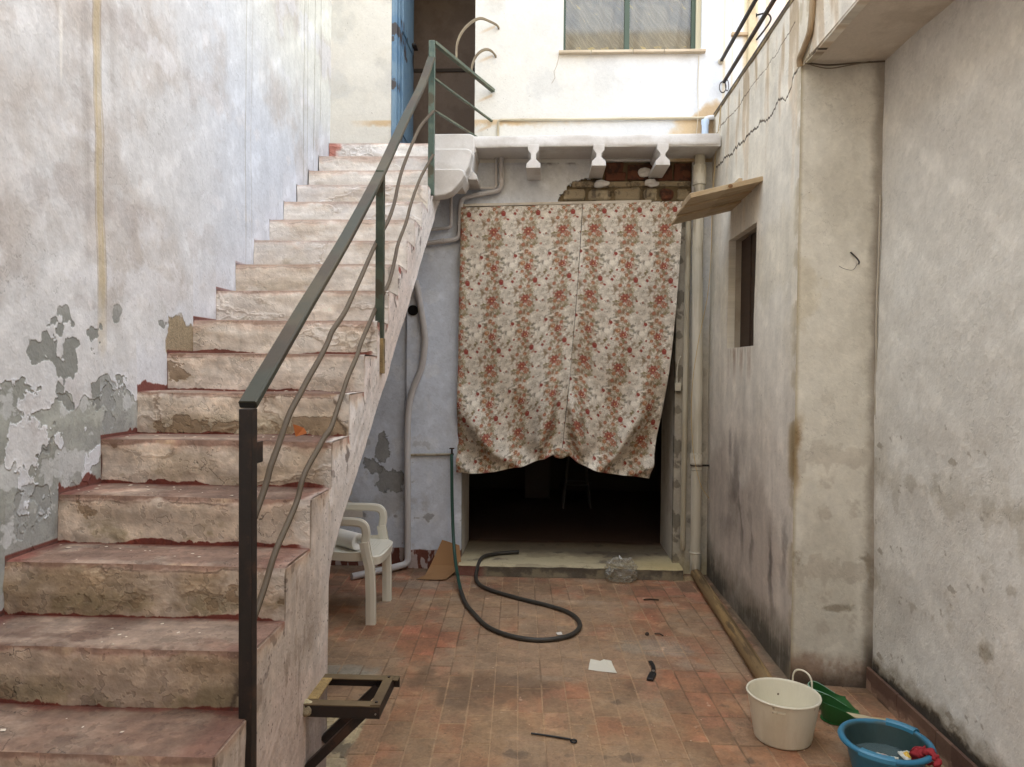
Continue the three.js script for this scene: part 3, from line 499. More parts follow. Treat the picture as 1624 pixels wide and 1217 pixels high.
// ---------------------------------------------------------------- back wall: doorway below, door and window above, a break in the plaster
const backWall = thing('back_wall', 'whitewashed back wall with curtained doorway, upper window and broken plaster over curtain', 'wall');
const DX0 = -0.655, DX1 = 1.03, DY = 2.9, UX0 = -1.238, UX1 = -0.572, UY0 = 3.36, UY1 = 5.45, WX0 = 0.122, WX1 = 1.196, WY0 = 4.1, WY1 = 5.35;
const patchHole = (x, y) => {
  if (x < 0.06 || x > 1.14 || y < 2.915 || y > 3.245) return false;
  const e = (S(FB, x * 2.6, y * 2.6) - 0.5) * 0.10 + (S(FC, x * 3, y * 3 + 0.4) - 0.5) * 0.06;
  const edge = y < 2.95 ? 0.09 : y < 3.09 ? lerp(0.10, 0.20, (y - 2.95) / 0.14) : y < 3.16 ? lerp(0.20, 0.46, (y - 3.09) / 0.07) : 0.46;
  return x > edge + e && y < 3.25 && y > 2.925 + Math.abs(e) * 0.3;
};
{
  const bd = (x, y) => bumpy(x + 2.3, y) * (1 - 0.6 * ss(0.1, 0, Math.abs(y - 3.26)));
  const face = (x0, x1, y0, y1, s, hole, z = -ZB) => sheet({ as: steps(x0, x1, s), bs: steps(y0, y1, s), at: (x, y, d) => [x, y, z + d], uv: (x, y) => backT.uv(Math.min(x, 2.39), Math.min(y, 4.69)), disp: bd, hole, skirt: 0.06 });
  const parts = [
    face(-1.8, -1.10, -0.02, 3.3, 0.05, null, -ZB - 0.045), face(-1.10, DX0, -0.02, 3.3, 0.05), face(DX1, 4.0, -0.02, DY, 0.05),
    face(DX0, 0.05, DY, 3.3, 0.05), face(0.05, 1.15, DY, 3.3, 0.0085, patchHole), face(1.15, 4.0, DY, 3.3, 0.05),
    face(-1.8, UX0, 3.3, 5.45, 0.05), face(UX0, UX1, 3.3, UY0, 0.05), face(UX1, WX0, 3.3, 5.45, 0.05), face(WX0, WX1, 3.3, WY0, 0.05), face(WX1, 4.0, 3.3, 5.45, 0.05), face(WX0, WX1, WY1, 5.45, 0.05),
  ];
  mesh('plaster_face', parts, mBack, backWall);
  const sh = new THREE.Shape([[-1.75, -0.04], [9, -0.04], [9, 8.5], [-1.75, 8.5]].map((p) => new THREE.Vector2(...p)));
  for (const [a, b, c, d] of [[DX0 - 0.004, DX1 + 0.004, -0.01, DY + 0.004], [UX0 - 0.004, UX1 + 0.004, UY0 - 0.004, UY1 + 0.004], [WX0 - 0.004, WX1 + 0.004, WY0 - 0.004, WY1 + 0.004]]) sh.holes.push(new THREE.Path([[a, c], [a, d], [b, d], [b, c]].map((p) => new THREE.Vector2(...p))));
  const core = new THREE.ExtrudeGeometry(sh, { depth: 0.6, bevelEnabled: false }); core.translate(0, 0, -ZB - 0.05 - 0.6);
  mesh('wall_core', metreUV(core), mCream, backWall);
  mesh('unseen_upper_face', box(-1.75, 5.452, -ZB - 0.03, 9, 8.5, -ZB + 0.002), mCream, backWall);  // unseen top of the wall, raised this high to block the sun
  // masonry bared over the curtain: rough blocks below, hollow bricks above, mortar between
  mesh('mortar_bed', sheet({ as: steps(0.04, 1.16, 0.02), bs: steps(2.9, 3.28, 0.02), at: (x, y, d) => [x, y, -ZB - 0.036 + d], uv: (x, y) => [x, y], disp: (x, y) => (S(FB, x * 2, y * 2) - 0.5) * 0.014, skirt: 0.008 }), tiled(stoneT, 0.01, { color: sRGB(178, 168, 150) }), backWall);
  const brick = (x0, y0, x1, y1, m, lump) => { const g = displace(new RoundedBoxGeometry(x1 - x0, y1 - y0, 0.06, 6, lump), 0.022, 2.4, x0); g.translate((x0 + x1) / 2, (y0 + y1) / 2, -ZB - 0.050); mesh('brick', metreUV(g), m, backWall); };
  for (const [x0, x1, m] of [[0.13, 0.31, mStone], [0.335, 0.52, mStone], [0.545, 0.745, mStone], [0.77, 0.88, mStone], [0.9, 1.01, mTerra], [1.03, 1.13, mStone]]) brick(x0, 2.945, x1, 3.042, m, 0.03);
  for (const [x0, x1, y0, y1] of [[0.47, 0.62, 3.105, 3.16], [0.47, 0.60, 3.168, 3.235], [0.64, 0.86, 3.108, 3.23], [0.88, 0.99, 3.105, 3.235], [1.005, 1.13, 3.105, 3.235]]) brick(x0, y0, x1, y1, mTerra, 0.006);
  brick(0.2, 3.055, 0.66, 3.095, mStone, 0.012); brick(0.67, 3.057, 1.13, 3.094, mStone, 0.012);
  // window in the upper storey
  const w = mesh('window', [box(WX0, WY0, -ZB - 0.10, WX0 + 0.018, WY1, -ZB - 0.055), box(WX1 - 0.068, WY0, -ZB - 0.10, WX1 - 0.038, WY1, -ZB - 0.055), box(0.603, WY0 + 0.01, -ZB - 0.095, 0.643, WY1, -ZB - 0.05, 0.004)], mat({ color: sRGB(66, 82, 68), roughness: 0.6 }), backWall);
  const glass = new THREE.MeshPhysicalMaterial({ color: sRGB(238, 240, 240), roughness: 0.06, transmission: 1, thickness: 0 });
  mesh('pane', box(WX0 + 0.018, WY0, -ZB - 0.082, 0.603, WY1, -ZB - 0.078), glass, w); mesh('pane', box(0.643, WY0, -ZB - 0.079, WX1 - 0.068, WY1, -ZB - 0.075), glass, w);
  mesh('latch', box(0.53, WY0 + 0.012, -ZB - 0.06, 0.61, WY0 + 0.022, -ZB - 0.046, 0.003), mRust, w);
  mesh('reveal', box(WX1 - 0.038, WY0, -ZB - 0.10, WX1 + 0.004, WY1, -ZB - 0.03), mat({ color: sRGB(196, 188, 162) }), w);
  for (const [a, b] of [[0.086, 0.335], [0.34, 0.66], [0.664, 0.90], [0.904, 1.222]]) mesh('sill_tile', box(a, 4.078, -ZB - 0.1, b, 4.099, -ZB + 0.045, 0.004), tiled(creamT, 0.003, { color: sRGB(238, 226, 208) }), w);
}
{ // net curtain behind the panes, and the dim room behind it
  const netT = tiling(512, 0.42, (x, y, o) => { const q = S(FR, x * 1.0, y * 0.4), n = S(FB, x, y), st = S(FC, x * 4 + y, y * 0.5); set(o, [150, 138, 120]); mix(o, [178, 166, 148], ss(0.45, 0.7, st) * 0.6); mix(o, [212, 186, 126], ss(0.69, 0.78, n * 0.5 + st * 0.5) * ss(0.35, 0.6, y) * 0.9); mix(o, [116, 110, 106], ss(0.55, 0.75, q) * 0.35); grain(o, x, y, 10); }, false);
  const net = mesh('net_curtain', sheet({ as: steps(WX0 - 0.05, WX1 + 0.05, 0.012), bs: steps(WY0 - 0.02, WY1 + 0.02, 0.1), at: (x, y, d) => [x, y, -ZB - 0.15 + d], uv: (x, y) => [x + (y - 4.1) * 0.45, y], disp: (x, y) => 0.016 * Math.sin(x * 60 + 2 * Math.sin(x * 11) - (y - 4.1) * 6), skirt: 0 }), mat({ map: netT.map, roughness: 1 }));
  tag(net, 'greyish lace net curtain hanging behind the upper window panes', 'net curtain');
}
// ---------------------------------------------------------------- upper doorway: blue door leaf standing open, dim room behind
{
  const room = thing('upper_room', 'dim grey brown plastered room seen through the open blue door', 'room');
  const dim = mat({ color: sRGB(170, 156, 146) });
  mesh('back_wall', box(-1.9, 3.2, -7.1, 0.1, 6.2, -7.0), tiled(creamT, 0.01, { color: sRGB(150, 136, 128) }), room);
  mesh('side_wall', box(-0.1, 3.2, -7.6, 0.0, 6.2, -6.4), dim, room); mesh('side_wall', box(-1.9, 3.2, -7.6, -1.75, 6.2, -6.4), dim, room);
  mesh('ceiling', box(-1.75, 6.0, -7.6, -0.1, 6.2, -6.4), dim, room); mesh('floor_slab', box(-1.75, 3.2, -7.6, -0.1, 3.36, -5.82), dim, room);
  mesh('ledge', box(-1.75, 4.46, -7.0, -0.1, 4.49, -6.985), tiled(creamT, 0.004, { color: sRGB(90, 82, 78) }), room);
  const blueT = tiling(512, 0.9, (x, y, o) => { const n = S(FB, x, y), s = S(FC, x * 5, y * 0.3); set(o, [104, 132, 154]); mix(o, [126, 150, 168], ss(0.5, 0.7, s) * 0.5); mix(o, [70, 106, 140], ss(0.5, 0.7, n) * 0.5); mix(o, [58, 44, 38], ss(0.70, 0.74, n * 0.5 + S(FA, x, y) * 0.5 + ss(0.25, 0, Math.abs(y - 0.86)) * 0.05) * 0.8); o.h += (s - 0.5) * 30; grain(o, x, y, 6); });
  const blue = tiled(blueT, 0.002, { roughness: 0.55 });
  const dr = thing('door', 'pale blue wooden door standing open at the head of the stairs', 'door', [UX0 + 0.012, 3.40, -ZB - 0.06]);
  mesh('leaf', box(0, 0.005, -0.62, 0.04, 2.0, 0, 0.004), blue, dr); 
  mesh('panel', box(0.038, 0.12, -0.52, 0.05, 0.8, -0.10, 0.004), blue, dr); mesh('panel', box(0.038, 0.95, -0.52, 0.05, 1.85, -0.10, 0.004), blue, dr);
  mesh('door_jamb', box(-0.012, 0.0, 0.003, 0.03, 2.05, 0.066, 0.004), blue, dr);
  mesh('handle', box(0.05, 1.0, -0.58, 0.085, 1.02, -0.47, 0.004), mRust, dr);
}

// ---------------------------------------------------------------- dark room behind the curtain
{
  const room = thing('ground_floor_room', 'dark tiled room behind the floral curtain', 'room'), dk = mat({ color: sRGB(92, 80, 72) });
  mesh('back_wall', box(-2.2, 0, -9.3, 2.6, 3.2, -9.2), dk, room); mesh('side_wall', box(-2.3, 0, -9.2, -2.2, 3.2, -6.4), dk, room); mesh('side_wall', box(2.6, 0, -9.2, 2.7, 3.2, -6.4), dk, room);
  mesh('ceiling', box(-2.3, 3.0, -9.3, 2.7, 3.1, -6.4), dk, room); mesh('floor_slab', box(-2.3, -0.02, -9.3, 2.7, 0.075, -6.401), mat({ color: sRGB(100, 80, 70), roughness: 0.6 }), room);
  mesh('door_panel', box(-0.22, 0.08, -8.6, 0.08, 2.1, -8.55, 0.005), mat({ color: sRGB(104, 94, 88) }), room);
  const st = thing('stool', 'pale four legged stool standing in the dark room', 'stool', [0.37, 0.076, -8.1]), sm = mat({ color: sRGB(104, 98, 94), roughness: 0.6 });
  mesh('seat', lathe([[0, 0.62], [0.15, 0.62], [0.165, 0.61], [0.165, 0.59], [0, 0.585]], 28), sm, st);
  for (const [a, b] of [[-1, -1], [1, -1], [1, 1], [-1, 1]]) mesh('leg', tube([[a * 0.09, 0.59, b * 0.09], [a * 0.15, 0, b * 0.14]], 0.013, 4, 8), sm, st);
  mesh('ring', new THREE.TorusGeometry(0.165, 0.008, 6, 30).rotateX(Math.PI / 2).translate(0, 0.26, 0), sm, st);
}
{ // worn concrete step of the doorway
  const top = (x, z) => 0.088 + (S(FA, x * 0.6, z * 0.9) - 0.5) * 0.012 - ss(0.05, 0, -z - 5.575) * 0.008 * (0.5 + S(FB, x, 0.3));
  const fz = (x) => -5.575 + (S(FB, x * 0.8, 0.7) - 0.5) * 0.05;
  const stepTex = paint(1024, 512, -0.7, 0, 1.12, 0.95, (x, v, o) => { // v: 0.09 of riser, then depth
    const n1 = S(FA, x * 0.4, v * 0.6), n2 = S(FB, x * 0.8, v * 1.2), n4 = S(FB, x * 2, v * 2), dpt = v - 0.09;
    if (dpt > 0) { set(o, [192, 178, 144]); mix(o, [166, 152, 124], ss(0.45, 0.65, n2)); mix(o, [104, 94, 82], ss(0.15, 0.5, dpt + (n1 - 0.5) * 0.35) * 0.75); mix(o, [196, 176, 122], ss(0.5, 0.9, x) * ss(0.4, 0.05, dpt) * 0.6); mix(o, [86, 76, 66], ss(0.6, 0.72, n4 * 0.5 + n1 * 0.5) * 0.5); mix(o, [80, 56, 48], ss(0.72, 0.8, dpt) * 0.8); }
    else { set(o, [112, 102, 84]); mix(o, [76, 68, 58], ss(0.42, 0.66, n2) * 0.8); mix(o, [150, 138, 110], ss(0.45, 0.85, n4) * 0.6); mix(o, [112, 66, 56], ss(-0.42, -0.5, x) * 0.8); mix(o, [40, 34, 30], ss(0.02, 0, v) * 0.8); }
    o.h += (n4 - 0.5) * 90 + (n2 - 0.5) * 60; grain(o, x, v, 12);
  });
  const sm = painted(stepTex, 0.012), st = thing('door_step', 'worn pale concrete step under the curtained doorway', 'step');
  mesh('step_top', sheet({ as: steps(-0.655, 1.08, 0.03), bs: steps(0, 0.84, 0.03), at: (x, t) => [x, t ? top(x, fz(x) - t) : top(x, fz(x)) - 0.006, fz(x) - t], uv: (x, t) => stepTex.uv(x, 0.09 + t), skirt: 0 }), sm, st);
  mesh('step_front', sheet({ as: steps(-0.655, 1.08, 0.03), bs: steps(0, 1, 0.2), at: (x, t) => { const q = 1 - t; return [x, lerp(-0.01, top(x, fz(x)) - 0.006, t), fz(x) + q * q * 0.006 + (S(FB, x * 1.4, t * 0.2) - 0.5) * 0.014 * (t < 1 ? 1 : 0)]; }, uv: (x, t) => stepTex.uv(x, t * 0.088), skirt: 0 }), sm, st);
}

// ---------------------------------------------------------------- right wall with small window, parapet, pier, overhang
const rightWall = thing('right_wall', 'beige stained right wall with diagonal crack and small dark window', 'wall');
{
  const R0 = ZP, R1 = 5.78, wy0 = (d) => 1.765 + (4.88 - d) * 0.03, W0 = 4.53, W1 = 5.19, H0 = 1.77, H1 = 2.53;
  const f = (d0, d1, y0, y1) => sheet({ as: steps(d0, d1, 0.04), bs: steps(y0, y1, 0.04), at: (d, y, o) => [XR - o * (1 - ss(0.1, 0, d - R0)) , y, -d], uv: (d, y) => rightT.uv(clamp(d, 3.71, 5.79), y), disp: (d, y) => bumpy(d + 7, y), skirt: 0.05, flip: true });
  mesh('plaster_face', [f(R0, W0, -0.02, 3.571), f(W1, R1, -0.02, 3.571), f(W0, W1, -0.02, H0), f(W0, W1, H1, 3.571)], mRight, rightWall);
  const sh = new THREE.Shape([[R0 + 0.02, -0.03], [R1 + 0.03, -0.03], [R1 + 0.03, 3.56], [R0 + 0.02, 3.56]].map((p) => new THREE.Vector2(...p)));
  sh.holes.push(new THREE.Path([[W0 - 0.004, H0 - 0.004], [W0 - 0.004, H1 + 0.004], [W1 + 0.004, H1 + 0.004], [W1 + 0.004, H0 - 0.004]].map((p) => new THREE.Vector2(...p))));
  const core = new THREE.ExtrudeGeometry(sh, { depth: 0.36, bevelEnabled: false }); core.rotateY(Math.PI / 2); core.translate(XR + 0.02, 0, 0); mesh('wall_core', metreUV(core), tiled(creamT, 0.006, { color: sRGB(206, 200, 190) }), rightWall);
  const core2 = box(XR + 0.03, YS + 0.02, -ZP - 0.02, XR + 0.36, 3.56, -2.3);
  mesh('parapet_core', core2, mCream, rightWall);
  mesh('parapet_face', sheet({ as: steps(2.3, ZP, 0.06), bs: steps(YS - 0.01, 3.571, 0.04), at: (d, y, o) => [XR - o * (1 - ss(0.1, 0, ZP - d)) - 0.0, y, -d], uv: (d, y) => rightT.uv(3.71 + Math.abs(((ZP - d) % 2) - 0) * 0.98, y), disp: (d, y) => bumpy(d + 7, y) , skirt: 0.05, flip: true }), mRight, rightWall);
  mesh('coping', box(XR - 0.004, 3.566, -2.3, XR + 0.37, 3.59, -R1, 0.004), tiled(concT, 0.006, { color: sRGB(206, 196, 180) }), rightWall);
  // small window: grey reveal, dark boards
  const w = mesh('window', [box(XR + 0.105, H0, -W1, XR + 0.125, H1, -W0)], mat({ color: sRGB(34, 27, 23), roughness: 0.7 }), rightWall);
  for (let i = 0; i < 5; i++) { const a = W0 + 0.012 + i * 0.13; mesh('board', box(XR + 0.088 - (i % 2) * 0.006, H0 + 0.004, -a - 0.122, XR + 0.104, H1 - 0.004, -a, 0.003), tiled(woodT, 0.002, { color: sRGB(70, 56, 48), roughness: 0.7 }), w); }
  // inner edge of the pier and the recess behind it
  mesh('pier_face', sheet({ as: steps(XR - 0.0, XQ + 0.01, 0.03), bs: steps(-0.03, YS + 0.02, 0.04), at: (x, y, o) => [x, y, -ZP + o * ss(0, 0.1, x - XR) + (x - XR) * 0.12], uv: (x, y) => pierT.uv(x, y), disp: (x, y) => bumpy(x + 11, y), skirt: 0 }), mPier, rightWall);
  mesh('soffit', sheet({ as: steps(2.3, ZP + 0.02, 0.06), bs: steps(XR, XQ + 0.02, 0.05), at: (d, x, o) => [x, YS - o * 0.8 * ss(0, 0.08, x - XR), -d], uv: (d, x) => [d, x], disp: (d, x) => bumpy(d + 3, x), skirt: 0, flip: true }), tiled(creamT, 0.006, { color: sRGB(248, 244, 238) }), rightWall);
}
const recessWall = thing('recess_wall', 'rough greyish white wall above the brown skirting on the right', 'wall');
mesh('plaster_face', sheet({ as: steps(-4.3, ZP, 0.04), bs: steps(-0.03, YS + 0.02, 0.04), at: (d, y, o) => [XQ - o, y, -d], uv: (d, y) => recessT.uv(clamp(d, 1.22, 3.79), y), disp: (d, y) => bumpy(d + 5, y) * 1.5, skirt: 0, flip: true }), mRecess, recessWall);
mesh('wall_core', box(XQ + 0.04, -0.04, 4.3, XQ + 0.3, 3.56, -ZP - 0.02), mCream, recessWall);
{
  const sk = paint(1024, 128, 0, 0, 4, 0.14, (d, y, o) => { const n = S(FB, d * 0.9, y * 2), n4 = S(FB, d * 2.4, y * 2.4), h = hash2(Math.floor(d / 0.33), 4); set(o, [108, 82, 68]); mix(o, [86, 62, 52], h); mix(o, [136, 110, 92], ss(0.5, 0.7, n) * 0.7); mix(o, [176, 150, 128], ss(0.66, 0.74, n4) * 0.6); mix(o, [50, 40, 34], ss(0.03, 0, y + (n4 - 0.5) * 0.03) * 0.7); o.h += (n4 - 0.5) * 50; grain(o, d, y, 10); });
  const sm = painted(sk, 0.004, { roughness: 0.7 });
  for (let i = 0; i < 9; i++) {
    const d0 = 3.755 - i * 0.335, d1 = d0 - 0.330, t = (hash2(i, 8) - 0.5) * 0.006, g = new RoundedBoxGeometry(0.016, 0.112, 0.330, 2, 0.003); g.rotateY(t * 1.5); g.translate(XQ - 0.016 + t, 0.056, -(d0 + d1) / 2);
    const p = g.attributes.position, uv = []; for (let k = 0; k < p.count; k++) uv.push(...sk.uv(-p.getZ(k), p.getY(k) + 0.008)); g.setAttribute('uv', new THREE.Float32BufferAttribute(uv, 2)); mesh('skirting_tile', g, sm, recessWall);
  }
}
{ // unseen house behind the camera, added to bounce sunlight and cover the foreground
  const h = thing('added_front_house', 'plain pale unseen house added opposite the curtain to bounce sunlight', 'house');
  const hm = tiled(creamT, 0.006, { color: sRGB(252, 240, 218) });
  mesh('wall', box(XL - 0.35, -0.04, 4.6, 6, 3.6, 4.3), hm, h); mesh('bounce_wall', box(XL, 3.72, -0.35, XR + 3, 6.8, 1.9), hm, h); mesh('passage_ceiling', box(XL, 3.5, -0.35, XQ + 0.2, 3.718, 1.9), hm, h);
  const t = struct('terrace', box(XQ + 0.31, 3.0, 5.2, 9, 3.2, -ZB), mat({ color: sRGB(190, 160, 130) }));
}
// ---------------------------------------------------------------- staircase
const stairs = thing('staircase', 'steep plastered staircase with worn red treads climbing along the left wall', 'staircase');
const lipE = (x, k) => 0.004 + 0.010 * Math.max(0, S(FB, x * 0.9 + k * 0.37, k * 0.21) - 0.35) + (hash2(k, 2)) * 0.002;
const sag = (x, k) => (S(FL, x * 0.5 + k * 0.3, k * 0.17) - 0.5) * 0.014;      // steps are not quite level
for (let k = K0; k <= K1; k++) {
  const y1 = stepY(k), y0 = y1 - RISE, d0 = stepD(k), row = k - K0, end = XS + 0.004;
  const bulge = (x, t) => ((S(FA, x * 0.45 + k * 0.31, t * 0.22 + k * 0.7) - 0.5) * 0.026 + (S(FC, x * 0.9 + k * 0.17, t * 0.4) - 0.5) * 0.008) * (0.35 + 0.65 * Math.sin(Math.PI * clamp(t))) * ss(0.0, 0.07, XS - x);
  mesh('riser', sheet({ as: steps(XL, end, 0.018), bs: [0, 0.08, 0.16, 0.25, 0.34, 0.43, 0.52, 0.61, 0.70, 0.78, 0.85, 0.91, 0.96, 1],
    at: (x, t, o) => { const e = lipE(x, k), c = ss(0.84, 1, t); return [x, (t === 0 ? y0 - 0.004 + sag(x, k - 1) : lerp(y0 + sag(x, k - 1), y1 - e * 0.5 + sag(x, k), t)), -(d0 - o + e * c * c)]; },
    uv: (x, t) => riserT.uv(x, row * ROWR + 0.003 + t * RISE), disp: bulge, skirt: 0 }), mRiser, stairs);
  if (k < K1) mesh('tread', sheet({ as: steps(XL, end, 0.018), bs: [0, 0.006, 0.015, 0.03, 0.06, 0.1, 0.14, 0.18, 0.22, GO + 0.02],
    at: (x, t) => { const e = lipE(x, k), f = bulge(x, 1), c = ss(0.02, 0, t); return [x, y1 - e * 0.5 * c + sag(x, k) + (S(FA, x * 0.7 + k, t * 0.9) - 0.5) * 0.005 * ss(0, 0.04, t), -(lerp(d0 - f + e, stepD(k + 1) + 0.02, t / (GO + 0.02)))]; },
    uv: (x, t) => treadT.uv(x, row * ROWT + 0.003 + t), skirt: 0 }), mTread, stairs);
}
const under = (d) => { const P = [[2.70, 0.80], [2.74, 0.885], [2.84, 0.97], [2.98, 1.075], [3.35, 1.32], [4.2, 1.935], [5.5, 2.845], [5.8, 3.05]]; for (let i = 0; i + 1 < P.length; i++) if (d <= P[i + 1][0]) return lerp(P[i][1], P[i + 1][1], (d - P[i][0]) / (P[i + 1][0] - P[i][0])); return 3.05; };
{
  const as = []; for (let k = K0; k <= K1; k++) { const d = stepD(k); as.push(d + 0.006, d + 0.014, d + 0.03); for (let i = 1; i < 12; i++) as.push(d + 0.03 + i * (GO - 0.03) / 12); }
  as.push(2.6995, 2.7005); const A = as.filter((d) => d <= 5.78).sort((a, b) => a - b);
  const topOf = (d) => { const kk = (d - 0.010 - 2.243) / GO, k = Math.floor(kk), fr = kk - k, e = lipE(XS, k); return stepY(Math.min(k, K1)) + sag(XS, Math.min(k, K1)) - e * 0.5 - 0.001 - 0.003 * S(FB, d * 0.8, 0.2) + 0.004 * ss(0.8, 1, fr); };
  const bot = (d) => d < 2.70 ? -0.03 : under(d);
  const sd = (d, t) => { const y = lerp(bot(d), topOf(d), t); return (bumpy(d + 1.7, y) * 1.1 + (S(FA, d * 0.9, y * 0.9) - 0.5) * 0.006) * (1 - ss(0.75, 0.97, t)); };
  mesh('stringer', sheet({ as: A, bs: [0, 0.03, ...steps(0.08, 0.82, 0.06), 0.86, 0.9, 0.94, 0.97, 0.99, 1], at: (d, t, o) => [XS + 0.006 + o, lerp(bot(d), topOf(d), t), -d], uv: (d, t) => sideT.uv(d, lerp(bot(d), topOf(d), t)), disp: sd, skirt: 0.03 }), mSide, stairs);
  const Dn = steps(2.70, 5.8, 0.05);
  mesh('underside', sheet({ as: Dn, bs: steps(XL, XS, 0.06), at: (d, x, o) => [x, under(d) + 0.003 - o * 0.5, -d], uv: (d, x) => [d, x], disp: (d, x) => bumpy(d, x) * ss(0, 0.08, XS - x), skirt: 0 }), mCream, stairs);
  mesh('block_end', sheet({ as: steps(XL, XS, 0.06), bs: steps(-0.02, 0.81, 0.06), at: (x, y, o) => [x, y, -2.70 - o * 0.5 * ss(0, 0.08, XS - x)], uv: (x, y) => [x, y], disp: (x, y) => bumpy(x, y), skirt: 0 }), mCream, stairs);
  // thick plaster mass where the stair head meets the gallery slab
  const B0 = [[-0.80, 2.86], [-0.734, 2.866], [-0.69, 2.885], [-0.655, 2.918], [-0.62, 2.96], [-0.598, 3.0], [-0.592, 3.04], [-0.570, 3.085], [-0.548, 3.18], [-0.540, 3.26], [-0.540, 3.352]];
  const layer = (ybot, ytop, z0, z1, seed) => { // one block of the mass, between two levels
    const q = []; for (const [x, y] of B0) { if (y >= ybot && y <= ytop - 0.01) q.push([x + (S(FA, seed, y * 2) - 0.5) * 0.02, y]); }
    const xr = q[q.length - 1][0]; q.push([xr - 0.004, ytop - 0.012], [xr - 0.03, ytop], [-0.83, ytop], [-0.83, q[0][1]]);
    let g = new THREE.ExtrudeGeometry(new THREE.Shape(q.map((p) => new THREE.Vector2(...p))), { depth: z1 - z0, bevelEnabled: true, bevelSize: 0.010, bevelThickness: 0.014, bevelSegments: 4, steps: 2, curveSegments: 8 }); g.translate(0, 0, z0); return metreUV(g);
  };
  mesh('landing_edge', layer(2.85, 3.035, -5.33, -5.215, 0.2), mWhiteP, stairs); mesh('landing_edge', layer(2.95, 3.205, -5.56, -5.30, 0.5), mWhiteP, stairs); mesh('landing_edge', layer(3.03, 3.352, -ZB - 0.03, -5.425, 0.8), mWhiteP, stairs);
}
{ const r = rngOf(77), L = []; // flakes of paint scattered on the lower treads
  for (let i = 0; i < 90; i++) { const k = Math.floor(r() * 7) - 3, x = lerp(XL + 0.03, XS - 0.05, r()), d = stepD(k) + 0.02 + r() * 0.2, s = 0.0025 + r() * r() * 0.006; const g = new THREE.OctahedronGeometry(s).scale(1 + r(), 0.3, 1); g.rotateY(r() * 6); g.translate(x, stepY(k) + sag(x, k) + 0.003, -d); L.push(g); }
  const ch = mesh('paint_chips', metreUV(join(L)), mat({ color: sRGB(206, 192, 174) })); ch.userData = { kind: 'stuff', label: 'pale paint flakes scattered over the lower stair treads' }; }

